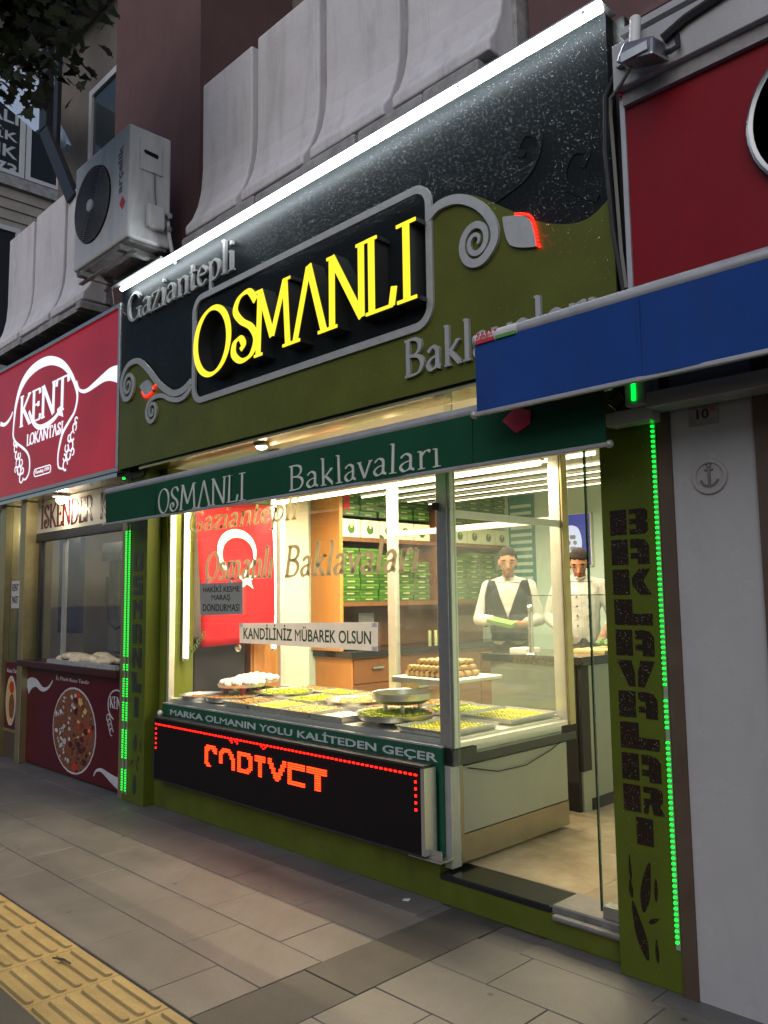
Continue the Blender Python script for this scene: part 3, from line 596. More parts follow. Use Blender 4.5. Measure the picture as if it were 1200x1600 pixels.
# ---- fascia sign
fas = thing('fascia_sign', 'glittering black and green fascia board with big glowing yellow letters', 'shop sign', (2.2, -.08, 2.53))
YF = -.08; fF = FR(YF)
B(0.02, 4.37, YF, .10, 2.53, 3.98).build('board', 'fascia_black', fas)
top = [(.021,3.188),(.10,3.30),(.186,3.351),(.309,3.354),(.40,3.315),(.506,3.236),(.652,3.111),(.819,3.013),(.926,2.985),(1.105,2.992)]
topR = [(3.355,3.43),(3.43,3.47),(3.56,3.465),(3.66,3.42),(3.824,3.301),(3.998,3.177),(4.146,3.111),(4.257,3.101),(4.35,3.151),(4.369,3.2)]
pl = [(p.x, p.y) for p in cat_rom(top)] + [(1.12,2.90),(1.22,2.86),(3.25,2.86),(3.345,2.92)] + [(p.x, p.y) for p in cat_rom(topR)] + [(4.369,2.531),(.021,2.531)]
MB().prism(pl, fF, 0.0, .008).build('green_panel', 'fascia_green', fas)
# rounded frame round the name
def rrect(x0, x1, z0, z1, r, n=6):
    o = []
    for cx, cz, a in ((x1-r,z0+r,-90),(x1-r,z1-r,0),(x0+r,z1-r,90),(x0+r,z0+r,180)):
        o += [(cx+r*math.cos(R(a+90*i/n)), cz+r*math.sin(R(a+90*i/n))) for i in range(n+1)]
    return o
rp = rrect(1.135, 3.352, 2.868, 3.598, .10)
MB().ribbon(rp, [.042]*len(rp), fF, .009, .024, True).build('name_frame', 'silver_paint', fas)
def swirl(pts, w0, w1, name='scroll'):
    P = cat_rom(pts); n = len(P)
    ws = [w0+(w1-w0)*(i/(n-1)) for i in range(n)]
    MB().ribbon(P, ws, fF, .010, .028).build(name, 'silver_paint', fas)
def spiral(cx, cz, r, a0, turns, sgn=1, n=26):
    return [(cx+r*(1-.86*i/n)*math.cos(R(a0+sgn*360*turns*i/n)), cz+1.12*r*(1-.86*i/n)*math.sin(R(a0+sgn*360*turns*i/n))) for i in range(n+1)]
swirl([(1.11,3.02),(1.02,2.985),(.926,2.975),(.819,3.00),(.652,3.10),(.506,3.226),(.40,3.305),(.309,3.344),(.186,3.338),(.10,3.275),(.074,3.188)] + spiral(.186,3.175,.105,200,1.9)[1:], .05, .014)
swirl([(1.115,2.985),(1.04,2.935),(.94,2.922),(.82,2.95),(.72,2.992),(.62,3.005),(.53,2.985)] + spiral(.565,2.905,.085,140,1.8)[1:], .036, .012)
swirl([(3.35,3.42),(3.43,3.455),(3.556,3.44),(3.68,3.36),(3.757,3.25),(3.765,3.163),(3.72,3.105)] + spiral(3.655,3.19,.10,-50,2.0,-1)[1:], .05, .014)
def leaf(cx, cz, a, L_, W, flip):
    us = np.linspace(-.5, .5, 11); P = [(u, .5*(1-abs(2*u)**1.5)) for u in us]+[(u, -.5*(1-abs(2*u)**1.5)) for u in us[::-1][1:-1]]
    c_, s_ = math.cos(a), math.sin(a)
    Q = [(cx+u*L_*c_-v*W*s_, cz+u*L_*s_+v*W*c_) for u, v in P]
    o = MB().prism(Q, fF, .009, .026).build('leaf', 'silver_paint', fas)
    d = MB()
    for i in range(17):
        u = -.30+.84*i/16; v = (1 if flip else -1)*(.06+.52*max(0, 1-abs(2*u)**1.5))
        if not flip and i > 13: v = .10*(i-13)
        d.ball((cx+u*L_*c_-v*W*s_, YF-.018, cz+u*L_*s_+v*W*c_), .0065, 6, 4)
    tag(d.build('red_diodes', 'led_red', o), kind='stuff')
leaf(.475, 3.10, R(-18), .22, .12, False); leaf(3.905, 3.155, R(-48), .27, .14, True)
# dark scrolls hardly seen on the black part
def dscroll(pts): P = cat_rom(pts); MB().ribbon(P, [.03]*len(P), fF, 0, .006).build('dark_scroll', 'fascia_black', fas)
dscroll([(3.75,3.36),(3.95,3.42),(4.02,3.55),(3.95,3.62),(3.89,3.56),(3.94,3.52)]); dscroll([(4.3,3.17),(4.14,3.30),(4.18,3.42),(4.26,3.40),(4.23,3.34)])
# the glowing name: deep letters with lit faces
LET = [('O',1.265,1.700,2.975,3.435),('S',1.700,2.016,2.985,3.445),('M',1.965,2.335,2.985,3.40),('A',2.335,2.655,2.985,3.41),('N',2.655,2.975,2.985,3.40),('L',2.960,3.185,2.985,3.40),('I',3.195,3.350,2.985,3.40)]
for ch, x0, x1, z0, z1 in LET:
    sx = (x1-x0)/GL[ch][0]*1.06; cap = (z1-z0)*.97
    body = MB(); glyph(body, ch, fF, x0-.01, z0+.006, sx, cap, .130, .056, 0.0, .098)
    o = body.build('name_letter', 'edge_dark', fas)
    face = MB(); glyph(face, ch, fF, x0-.01, z0+.006, sx, cap, .117, .043, .0985, .104); face.build('lit_face', 'letter_yellow', o)
serif('Gaziantepli', fF, .135, 1.62, 3.685, .215, .13, .05, .0, .022, 'letter', 'silver_paint', fas)
serif('Baklavaları', fF, 3.165, 4.30, 2.625, .185, .15, .055, .009, .028, 'letter', 'silver_paint', fas)
B(4.37, 4.425, -.02, .10, 2.55, 3.97).build('side_return', 'edge_dark', fas)
# mirror-gold soffit under the fascia
sof = MB().box(.30, 4.30, -.06, .12, 2.505, 2.529).build('soffit', 'gold_steel', fas)
# the tube along the top edge
tub = thing('light_tube', 'long bright white light tube along the top of the fascia', 'light', (2.2, -.13, 3.98))
MB().tube((.11,-.135,3.965), (4.385,-.135,3.965), .016, 12).build('tube', 'tube_white', tub, smooth=True)
MB().box(.10, 4.39, -.162, -.02, 3.990, 3.999).build('channel', 'alu', tub)
for x in (.3,1.4,2.5,3.6,4.3): MB().box(x-.008, x+.008, -.145, -.12, 3.978, 3.9895).build('clip', 'alu', tub)

# ---- pillars
def pillar(name, x0, x1, label, d=.12, side=None):
    p = thing(name, label, 'pillar', ((x0+x1)/2, .05, 0))
    B(x0, x1, 0.0, d, 0, 2.52).build('front_board', 'pillar_green', p, bevel=.004)
    return p
pl_ = pillar('shop_pillar', 0.0, .335, 'narrow green glitter pillar lettered downwards, between the two shops')
B(.0, .415, .121, .36, 0, 2.52).build('side_board', 'side_green', pl_)
pr_ = pillar('shop_pillar', 4.205, 4.475, 'wide green pillar with brown glitter lettering beside the shop door')
B(4.23, 4.475, .121, .36, 0, 2.52).build('return_board', 'pillar_green', pr_)
Rc = lambda a, b, c, d: [(a,c),(b,c),(b,d),(a,d)]
BLK = {
 'A': [Rc(0,.44,0,1), [(.52,.64),(.70,.64),(.70,1),(.52,1)], [(.7,0),(1,0),(1,.72),(.9,.94),(.7,1)], Rc(.52,.7,.22,.44)],
 'B': [Rc(0,.44,0,1), Rc(.52,.7,.80,1), Rc(.52,.7,.40,.60), Rc(.52,.7,0,.2), [(.7,0),(.92,0),(1,.12),(1,.42),(.93,.5),(1,.58),(1,.88),(.92,1),(.7,1)]],
 'K': [Rc(0,.44,0,1), [(.52,.36),(.72,0),(1,0),(.80,.52),(1,1),(.72,1),(.52,.68)]],
 'L': [Rc(0,.48,0,1), Rc(.48,1,0,.44)],
 'V': [[(0,1),(.30,0),(.46,0),(.46,.5),(.38,1)], [(.54,.5),(.54,0),(.70,0),(1,1),(.62,1)]],
 'R': [Rc(0,.44,0,1), Rc(.52,.7,.78,1), [(.7,.36),(.93,.36),(1,.5),(1,.86),(.9,1),(.7,1)], Rc(.52,.7,.36,.56), [(.52,0),(.62,0),(.66,.35),(.52,.35)], [(.72,.35),(.76,0),(1.04,0),(.92,.35)]],
 'I': [Rc(.30,.72,0,1)],
 'O': [[(0,.12),(.1,0),(.3,0),(.3,1),(.1,1),(0,.88)], [(.7,0),(.9,0),(1,.12),(1,.88),(.9,1),(.7,1)], Rc(.3,.7,.76,1), Rc(.3,.7,0,.24)],
 'S': [Rc(.0,1,.76,1), Rc(0,.34,.42,.76), Rc(.34,1,.42,.62), Rc(.66,1,.24,.42), Rc(0,1,0,.24)],
 'M': [Rc(0,.26,0,1), [(.26,1),(.26,.62),(.5,.34),(.74,.62),(.74,1),(.5,.66)], Rc(.74,1,0,1)],
 'N': [Rc(0,.30,0,1), [(.30,1),(.30,.58),(.70,0),(.70,.42)], Rc(.70,1,0,1)],
}
def stack(p, txt, x0, x1, z0, z1, mat, gap=.18):
    n = len(txt); h = (z1-z0)/n
    for i, ch in enumerate(txt):
        zt = z1-h*i; zb = zt-h*(1-gap); m = MB(); sh_ = .010*i/n
        for poly in BLK[ch]: m.prism([(x0+sh_+u*(x1-x0), zb+v*(zt-zb)) for u, v in poly], FR(0.0), .0, .003)
        m.build('letter', mat, p)
stack(pl_, 'OSMANLI', .13, .275, .60, 1.88, 'edge_dark', .2)
stack(pr_, 'BAKLAVALARI', 4.245, 4.412, .50, 1.85, 'glitter_brown', .16)
def flourish(p, spec, mat):
    for cx, cz, L_, W, a in spec:
        P = [(-.5,0),(-.2,.42),(.15,.36),(.5,.0),(.15,-.26),(-.2,-.36)]
        c_, s_ = math.cos(R(a)), math.sin(R(a))
        Q = [(cx+u*L_*c_-v*W*s_, cz+u*L_*s_+v*W*c_) for u, v in [(q.x, q.y) for q in cat_rom(P, True, 4)]]
        MB().prism(Q, FR(0.0), 0, .003).build('stencil_leaf', mat, p)
flourish(pr_, [(4.335,.36,.20,.05,80),(4.30,.19,.22,.05,105),(4.268,.42,.10,.012,92),(4.268,.34,.07,.02,95),(4.375,.36,.09,.018,88),(4.36,.24,.05,.02,30),(4.368,.13,.09,.016,92)], 'glitter_brown')
flourish(pl_, [(.205,.45,.13,.075,80),(.285,.43,.09,.014,88),(.16,.30,.05,.02,40),(.255,.33,.06,.02,70),(.24,.27,.05,.018,110),(.205,.14,.14,.07,88)], 'edge_dark')
def diode_strip(name, label, xs, segs, pitch, y=-.012):
    t = thing(name, label, 'light strip', (xs[0], -.01, segs[0][0]))
    for a, b in segs:
        m = MB(); z = a
        while z < b:
            for i, x in enumerate(xs): m.box(x-.0055, x+.0055, y-.004, y+.004, z-.0035, z+.0035)
            z += pitch
        tag(m.build('green_diodes', 'led_green', t), kind='stuff')
    for x in xs: B(x-.009, x+.009, -.0065, -.0005, segs[0][0]-.03, segs[-1][1]+.05).build('tape', 'white_panel', t)
diode_strip('diode_strip', 'double row of green diodes with gaps down the left pillar', [.025,.078], [(.08,.24),(.32,.53),(.60,.73),(.78,.92),(.98,1.03),(1.085,2.05)], .0185)
diode_strip('diode_strip', 'single line of green diodes down the edge of the door pillar', [4.457], [(.19,.93),(.985,1.10),(1.15,2.25)], .0205)

# ---- green awning / blue awning
def wave(u, x0): return .008*math.sin(u*9.5+x0)+.006*math.sin(u*3.4)
def VAL(yt, zt, zb, x0): return lambda u, v, d: (u, yt-.026+wave(u, x0)*min(1, max(0, (zt-.005-v)/(zt-.013-zb)))-d, v)
def awning(name, label, x0, x1, yt, zt, zb, yw, zw, fab, tag_x=None):
    a = thing(name, label, 'awning', ((x0+x1)/2, yt, zb))
    n = 90; P = []; Q = []
    for i in range(n+1):
        u = x0+(x1-x0)*i/n; wv = wave(u, x0)
        P.append(u); Q.append(wv)
    vs = []
    lev = 5
    for j in range(lev+1):
        for i in range(n+1): vs.append((P[i], yt-.026+Q[i]*j/lev, zt-.005-(zt-.005-zb-.008)*j/lev))
    k = len(vs); vs += [(x, y_+.003, z) for x, y_, z in vs]; fs = []
    for j in range(lev):
        for i in range(n):
            q = j*(n+1)+i; fs += [(q, q+1, q+n+2, q+n+1), (k+q+1, k+q, k+q+n+1, k+q+n+2)]
    MB().add(vs, fs).build('valance', fab, a, smooth=True)
    MB().add([(x0+.01,yt,zt+.018),(x1-.01,yt,zt+.018),(x1-.01,yw,zw),(x0+.01,yw,zw),(x0+.01,yt,zt+.013),(x1-.01,yt,zt+.013),(x1-.01,yw,zw-.005),(x0+.01,yw,zw-.005)],
             [(0,1,2,3),(7,6,5,4),(0,4,5,1),(1,5,6,2),(2,6,7,3),(3,7,4,0)]).build('canopy_cloth', fab, a)
    for q in range(1, int((x1-x0)/.95)+1):
        u = x0+.95*q-.2
        if u < x1-.1: MB().box(u-.006, u+.006, yt-.027+wave(u, x0)*.5-.004, yt-.027+wave(u, x0)*.5+.003, zb+.012, zt-.03).build('seam', fab, a)
    MB().tube((x0-.01,yt,zt), (x1+.01,yt,zt), .031, 16).build('front_tube', 'alu_dull', a, smooth=True)
    MB().box(x0-.008, x1+.012, yt-.033, yt-.013, zb-.006, zb+.012).build('bottom_bar', 'alu_dull', a, bevel=.004)
    for x in (x0-.014, x1+.012): MB().ball((x, yt-.023, zb+.003), .017, 8, 6).build('end_cap', 'alu_dull', a, smooth=True)
    MB().tube((x0,yw,zw-.01), (x1,yw,zw-.01), .03, 10).build('roller', 'alu_dull', a, smooth=True)
    return a
ga = awning('shop_awning', 'rolled-in dark green awning with pale shop name over the bakery window', .105, 4.375, -.205, 2.335, 2.083, .055, 2.375, 'awning_green')
gV = VAL(-.205, 2.335, 2.083, .105)
serif('OSMANLI', gV, .905, 1.955, 2.10, .165, .10, .035, .001, .0055, 'valance_letter', 'awning_print', ga)
serif('Baklavaları', gV, 2.37, 3.52, 2.11, .135, .12, .04, .001, .0055, 'valance_letter', 'awning_print', ga)
MB().prism([(3.88,2.26),(3.95,2.31),(4.03,2.28),(4.02,2.225),(3.95,2.195)], gV, .002, .008).build('red_tulip_print', 'red_print', ga)
bA = awning('shop_awning', 'bright blue awning with silver tube over the neighbouring shop', 3.885, 6.6, -.395, 2.578, 2.258, -.13, 2.66, 'awning_blue')
st = MB().tube((3.89,-.395,2.578), (4.105,-.395,2.578), .0325, 20).build('sticker', 'sticker_white', bA, smooth=True)
B(3.895, 3.99, -.4295, -.42, 2.556, 2.572).build('sticker_band', 'red_print', st); B(4.0, 4.10, -.4295, -.42, 2.556, 2.570).build('sticker_band', 'sticker_green', st)
sans('KEREM', FR(-.4275), 3.90, 3.985, 2.575, 2.590, 0, .001, 'sticker_letter', 'red_print', st, bold=.02)
for i in range(5): B(3.90+.022*i, 3.912+.022*i, -.4235, -.412, 2.593, 2.603).build('sticker_stripe', 'red_print', st)

# ---- base, diode board, text band, steps
base = thing('shopfront_base', 'olive green painted base wall under the bakery window', 'base wall', (1.8, .1, 0))
B(.335, 3.17, .085, .30, 0.0, .205).build('plinth', 'base_green', base, bevel=.004)
B(.415, 3.18, .118, .30, .206, .735).build('upstand', 'band_green', base)
B(.42, 3.19, .100, .117, .615, .742).build('text_band', 'band_green', base)
sans('MARKA OLMANIN YOLU KALİTEDEN GEÇER', FR(.100), .535, 3.16, .660, .727, .0, .002, 'band_letter', 'band_print', base, bold=.018)
B(.42, 3.19, .098, .119, .7425, .752).build('sill_strip', 'alu_dull', base)
B(3.181, 3.228, .118, .19, .16, .655).build('corner_plate', 'alu_dull', base); B(3.165, 3.19, .1, .117, .22, .6145).build('corner_strip', 'band_green', base)
MB().box(3.02, 3.235, .02, .14, .206, .214).box(3.10, 3.235, .03, .036, .215, .262).build('steel_bracket', 'alu', base)
MB().ball((.46,.06,.68), .022, 8, 6).build('screw_cap', 'sticker_white', base, smooth=True)
ds = thing('diode_board', 'black scrolling text board with red diode letters under the window', 'LED sign', (1.83, .04, .23))
B(.50, 3.135, .0, .083, .232, .652).build('panel', 'led_panel', ds)
MB().box(.49, 3.15, -.004, .084, .652, .664).box(.49, 3.15, -.004, .084, .220, .2315).build('frame', 'black_steel', ds)
B(3.1355, 3.16, -.004, .084, .2325, .651).build('end_plate', 'alu', ds); B(.478, .4995, -.004, .084, .2325, .651).build('end_plate', 'black_steel', ds)
def dots(rows_, x0, z0, px, pz, mat, name, r=.0052):
    m = MB()
    for j, rw in enumerate(rows_):
        for i, ch in enumerate(rw):
            if ch == '#': m.box(x0+i*px-r, x0+i*px+r, -.004, .001, z0-j*pz-r*.58, z0-j*pz+r*.58)
    return tag(m.build(name, mat, ds), kind='stuff')
brd = MB()
for i in range(74): x = .515+i*.0354; brd.box(x-.009, x+.009, -.004, .001, .611, .6195)
for i in range(1, 6): brd.box(.509, .520, -.004, .001, .6155-.034*i-.006, .6155-.034*i+.006); brd.box(3.093, 3.104, -.004, .001, .6155-.034*i-.006, .6155-.034*i+.006)
tag(brd.build('border_diodes', 'led_red', ds), kind='stuff')
PAT = {
 'C': [' ###### ','########','###  ###','##    ##','##      ','##      ','##      ','##      ','##      ','###     ',' ###    ','        '],
 'A': ['  #####   ',' #######  ','###   ### ','##     ## ','##     ###','##      ##','##      ##','##      ##','        ##','        ##','          ','          '],
 'D': ['######## ','#########','##    ###','##     ##','##     ##','##     ##','##     ##','##    ###','######## ','#######  ','         ','         '],
 'T': ['######','######','######','  ##  ','  ##  ','  ##  ','  ##  ','  ##  ','  ##  ','  ##  ','      ','      '],
 'V': ['##      ##','##      ##','###    ###',' ##    ## ',' ###  ### ','  ##  ##  ','  ######  ','   ####   ','   ####   ','    ##    ','          ','          '],
 'E': ['#########','#########','#########','##       ','##       ','##       ','##       ','##       ','#########','#########','         ','         '],
 'U': ['##########','##########','##########','    ###   ','    ###   ','    ###   ','    ###   ','    ###   ','    ###   ','    ###   ','          ','          '],
}
x = 1.175
for ch in 'CADTVEU':
    dots(PAT[ch], x, .540, .0178, .0128, 'led_amber', 'text_diodes', .0066); x += .0178*(len(PAT[ch][0])+ (1.6 if ch in 'CADT' else .9))
dots(['## ##', ' #  #'], 1.46, .603, .02, .011, 'led_red', 'text_diodes'); dots(['# #', ' # '], 1.80, .603, .02, .011, 'led_red', 'text_diodes')
dst = thing('doorstep', 'dark stone doorstep with green painted riser at the bakery door', 'step', (3.7, .1, 0))
B(3.171, 4.205, .075, .28, 0, .118).build('riser', 'base_green', dst, bevel=.006)
MB().slab(3.19, 3.83, .07, .285, .118, .146, .006).build('tread', 'black_granite', dst)
MB().slab(3.832, 4.203, .085, .285, .118, .150, .006).build('metal_threshold', 'ac_under', dst)
MB().box(3.85, 4.20, .045, .084, .098, .122).build('chipped_edge', 'ac_under', dst, bevel=.01)
B(4.075, 4.203, .10, .16, .151, .20).build('floor_pivot', 'steel', dst)

# ---- shop window / glazed display case
win = thing('display_case', 'aluminium framed glass display case behind the bakery window', 'display case', (1.8, .6, .15))
X0, X1, Y0, Y1 = .425, 3.225, .13, 1.215
def post(x, y, w_=.05, d=.05, z0=.74, z1=2.42, m='alu_light', nm='post'): return B(x-w_/2, x+w_/2, y-d/2, y+d/2, z0, z1).build(nm, m, win, bevel=.004)
post(X0+.01, Y0+.025, .03); post(X1-.035, Y0+.025, .075, .05, m='alu'); post(X1+.012, Y0+.03, .016, .05, m='alu')
post(X0+.01, Y1-.02); post(1.775, Y1-.02, .075); post(X1-.03, Y1-.02, .08, .045); post(X1+.02, Y1-.01, .018, .06, m='gold_frame')
MB().box(1.82, X1-.071, Y1-.035, Y1-.005, 1.945, 1.985).build('rear_rail', 'alu_light', win)
MB().box(X1-.012, X1+.012, Y0+.056, Y1-.044, 1.915, 1.955).build('side_rail', 'alu', win)
MB().box(X0, X1, Y0, Y0+.05, 2.421, 2.47).box(X0, X1, Y1-.05, Y1, 2.421, 2.47).box(X0, X0+.04, Y0+.051, Y1-.051, 2.421, 2.47).box(X1-.04, X1, Y0+.051, Y1-.051, 2.421, 2.47).build('top_frame', 'alu_light', win)
B(X0+.026, X1-.074, Y0-.004, Y0+.004, .753, 2.42).build('front_pane', 'glass', win)
B(X1-.004, X1+.003, Y0+.057, Y1-.043, .765, 1.914).build('side_pane', 'glass', win)
B(X1-.004, X1+.003, Y0+.057, Y1-.043, 1.956, 2.42).build('side_pane', 'glass', win)
B(1.815, X1-.072, Y1-.022, Y1-.016, .80, 1.944).build('rear_pane', 'glass', win)
MB().box(X1-.03, X1+.016, Y0+.056, Y1-.044, .742, .764).build('side_sill', 'alu_light', win)
MB().box(X0+.036, X1-.072, Y1-.045, Y1-.005, .745, .79).build('rear_sill', 'alu_light', win)
B(X0, X1-.031, Y0+.02, Y1-.05, .70, .778).build('deck', 'alu_light', win)
B(X0+.2, X1+.02, .31, Y1+.03, .655, .699).build('stone_slab', 'black_granite', win)
B(3.19, X1+.02, .121, .309, .655, .735).build('stone_end', 'black_granite', win)
B(.45, 3.20, .31, Y1-.04, .30, .654).build('cabinet', 'white_panel', win)
B(.47, 3.19, .32, Y1-.06, .151, .299).build('kick_plate', 'brown_steel', win)
B(3.2005, 3.222, .221, 1.17, .31, .64).build('end_panel', 'white_panel', win)
B(3.2005, 3.224, .191, .22, .306, .654).build('end_post', 'brown_steel', win)
B(3.2005, 3.226, .19, 1.17, .17, .305).build('end_kick', 'brown_steel', win)
MB().path([(3.232,.25,.63),(3.234,.5,.575),(3.234,.75,.57),(3.232,1.0,.62),(3.23,1.1,.65)], .003, 5).build('loose_wire', 'rubber_black', win)
MB().box(X1-.075, X1-.052, Y0-.028, Y0-.001, 1.955, 1.995).build('lock', 'black_steel', win, bevel=.004)
# lettering stuck on the front pane
gp = FR(Y0-.0045)
serif('Gaziantepli', gp, .70, 2.0, 2.005, .145, .175, .08, .0, .002, 'glass_letter', 'glass_print', win, slant=.18)
serif('Osmanlı', gp, .94, 1.74, 1.648, .185, .175, .08, .0, .002, 'glass_letter', 'glass_print', win, slant=.18)
serif('Baklavaları', gp, 1.86, 3.03, 1.645, .185, .175, .08, .0, .002, 'glass_letter', 'glass_print', win, slant=.18)
sans('Antep', gp, .78, 1.04, 1.08, 1.155, .0, .002, 'glass_letter', 'glass_print_green', win, rot=R(42))
n1 = thing('paper_notice', 'long white paper banner with green capitals taped across the window', 'notice', (2.04, .12, 1.2))
MB().prism([(1.385,1.216),(2.71,1.208),(2.715,1.368),(1.382,1.346)], gp, .003, .005).build('sheet', 'paper', n1)
sans('KANDİLİNİZ MÜBAREK OLSUN', gp, 1.43, 2.66, 1.243, 1.343, .0055, .0062, 'letter', 'ink_green', n1, bold=.014)
for x, z in ((1.40,1.335),(2.69,1.352),(2.69,1.222)): B(x-.02, x+.02, Y0-.0115, Y0-.0102, z-.012, z+.012).build('tape', 'sticker_white', n1)
n2 = thing('paper_notice', 'small grey notice hung on the window below the shop name', 'notice', (1.15, .12, 1.4))
MB().prism([(.898,1.395),(1.418,1.408),(1.416,1.622),(.884,1.622)], gp, .003, .005).build('sheet', 'grey_paper', n2)
for k, tx in enumerate(['HAKİKİ KESME', 'MARAŞ', 'DONDURMASI']):
    w_ = .45 if k != 1 else .23
    sans(tx, gp, 1.155-w_/2, 1.155+w_/2, 1.563-.066*k-.005, 1.563-.066*k+.045, .0055, .0062, 'letter', 'ink_black', n2, bold=.012)
for x in (.98, 1.27): B(x-.012, x+.012, Y0-.0112, Y0-.0098, 1.615, 1.655).build('tape', 'sticker_white', n2)

# lamps in the case
def vtube(x, y, z0, z1, label, e):
    t = thing('fluorescent_tube', label, 'light', (x, y, z0))
    MB().tube((x,y,z0), (x,y,z1), .016, 10).build('tube', 'tube_warm', t, smooth=True)
    for z in (z0-.015, z1): MB().tube((x,y,z), (x,y,z+.015), .018, 10).build('cap', 'alu', t, smooth=True)
    MB().box(x-.025, x-.018, y-.02, y+.02, z0-.02, z1+.02).build('backplate', 'alu_light', t)
vtube(.475, .265, 1.07, 2.30, 'upright glowing tube in the left corner of the shop window', 8)
vtube(.475, 1.09, 1.10, 2.35, 'upright glowing tube behind the red flag', 8)
def htube(y, z, label, x0=.5, x1=3.15):
    t = thing('fluorescent_tube', label, 'light', ((x0+x1)/2, y, z))
    MB().tube((x0,y,z), (x1,y,z), .014, 10).build('tube', 'tube_warm', t, smooth=True)
    MB().box(x0-.02, x1+.02, y-.02, y+.02, z+.018, z+.03).build('batten', 'alu_light', t)
    area('tube_light', t, ((x0+x1)/2, y, z-.02), (0,0,0), x1-x0, .03, 85)
htube(.26, 2.36, 'level glowing tube along the front top of the display case')
htube(1.10, 2.31, 'level glowing tube along the rear top of the display case')
for k, (y, r, e) in enumerate(((1.56,.013,46), (1.95,.009,46), (2.27,.005,30), (2.55,.004,0), (2.85,.005,46))):
    t = thing('hanging_strip', '%s glowing strip hanging across the shop, counted from the street' % ['first', 'second', 'third', 'fourth', 'fifth'][k], 'light', (2.0, y, 2.40), 'glowing strips hanging in the shop')
    B(.62, 3.28, y-.010, y+.010, 2.428, 2.440).build('housing', 'alu_light', t); MB().tube((.64,y,2.412), (3.26,y,2.412), r, 8).build('tube', 'strip_warm', t, smooth=True)
    for x in (.9, 3.0): MB().tube((x,y,2.445), (x,y,2.86), .003, 5).build('wire', 'steel', t)
    if e: area('strip_light', t, (2.0, y, 2.395), (0,0,0), 2.6, .03, e*1.15, (1, .82, .55))
t = thing('ceiling_lamp', 'lit lamp on the gold soffit above the awning', 'light', (1.75, .03, 2.46))
MB().lathe([(.05,0),(.055,-.012),(.045,-.02)], (1.75,.03,2.504), 16).build('rim', 'alu', t, smooth=True)
MB().ball((1.75,.03,2.482), .036, 12, 8, (1,1,.5)).build('bulb', 'bulb', t, smooth=True)

# ---- flag
fl = thing('flag', 'red flag with white crescent and star hanging in the window', 'flag', (.50, .7, 1.13))
nu, nv = 14, 18; vs = []
def flagp(u, v):
    sag = .05*(u-.5)*(1-v)
    y_ = .315+.05*(1-v)+(.735-.015*v)*u; z_ = 1.145+1.13*v+.02*u*(1-v)
    return (.505+.018*math.sin(u*9+1.0)*(1.1-v)+.012*math.sin(u*5+v*4), y_, z_)
for j in range(nv+1):
    for i in range(nu+1): vs.append(flagp(i/nu, j/nv))
fs = [(j*(nu+1)+i, j*(nu+1)+i+1, (j+1)*(nu+1)+i+1, (j+1)*(nu+1)+i) for j in range(nv) for i in range(nu)]
cl = MB().add(vs, fs).build('cloth', 'flag_red', fl, smooth=True)
so = cl.modifiers.new('solid', 'SOLIDIFY'); so.thickness = .002
def on_flag(poly, name):
    m = MB(); n = len(poly); c = (sum(p[0] for p in poly)/n, sum(p[1] for p in poly)/n)
    V_ = [Vector(flagp(*p))+Vector((.006,0,0)) for p in poly]
    return m, V_
cr_o = [(.50+.25*math.cos(R(a)), .655+.162*math.sin(R(a))) for a in np.linspace(-50, 235, 26)]
cr_i = [(.515+.196*math.cos(R(a)), .632+.124*math.sin(R(a))) for a in np.linspace(-47, 232, 26)]
V_ = [Vector(flagp(*p))+Vector((.007,0,0)) for p in cr_o+cr_i]
MB().add(V_, [(i, i+1, 27+i, 26+i) for i in range(25)]).build('crescent', 'flag_white', fl)
sp = [(.62+(.13 if i % 2 == 0 else .052)*math.cos(R(90+36*i)), .455+(.085 if i % 2 == 0 else .034)*math.sin(R(90+36*i))) for i in range(10)]
V_ = [Vector(flagp(*p))+Vector((.007,0,0)) for p in sp]+[Vector(flagp(.62,.455))+Vector((.007,0,0))]
MB().add(V_, [(i, (i+1)%10, 10) for i in range(10)]).build('star', 'flag_white', fl)
MB().tube((.505,.30,2.285), (.505,1.06,2.285), .008, 8).build('rod', 'wood_dark', fl, smooth=True)

# ================================================================== TRAYS AND PASTRIES
def pieces(kind, x, y, z, w_, d, rnd, mat, root, nm='pastry_pieces', h=.016, px=.032, py=.032):
    """rows of small pieces, each its own block or mound, kept as one part"""
    m = MB(); nx, ny = int(w_/px), int(d/py)
    for i in range(nx):
        for j in range(ny):
            a = x-w_/2+(i+.5)*w_/nx; b = y-d/2+(j+.5)*d/ny
            if rnd and ((a-x)/(w_/2))**2+((b-y)/(d/2))**2 > .92: continue
            hh = h*random.uniform(.8, 1.25); r = px*.45; g = random.uniform(-.002, .002)
            if kind == 'block':
                c = r*.97; m.add([(a-c,b-c+g,z),(a+c,b-c,z),(a+c,b+c,z),(a-c,b+c,z),(a-c*.8,b-c*.8,z+hh),(a+c*.8,b-c*.8,z+hh*.95),(a+c*.8,b+c*.8,z+hh),(a-c*.8,b+c*.8,z+hh*.9)], [(0,1,5,4),(1,2,6,5),(2,3,7,6),(3,0,4,7),(4,5,6,7)])
            else: m.ball((a+g, b-g, z+hh*.3), r, 6, 4, (1, 1, hh/r*.8))
    if rnd: m.lathe([(.0001,.006),(w_/2*.97,.006),(w_/2,.0)], (x,y,z), 28)
    else: m.box(x-w_/2, x+w_/2, y-d/2, y+d/2, z-.002, z+.006)
    return tag(m.build(nm, mat, root), kind='stuff')
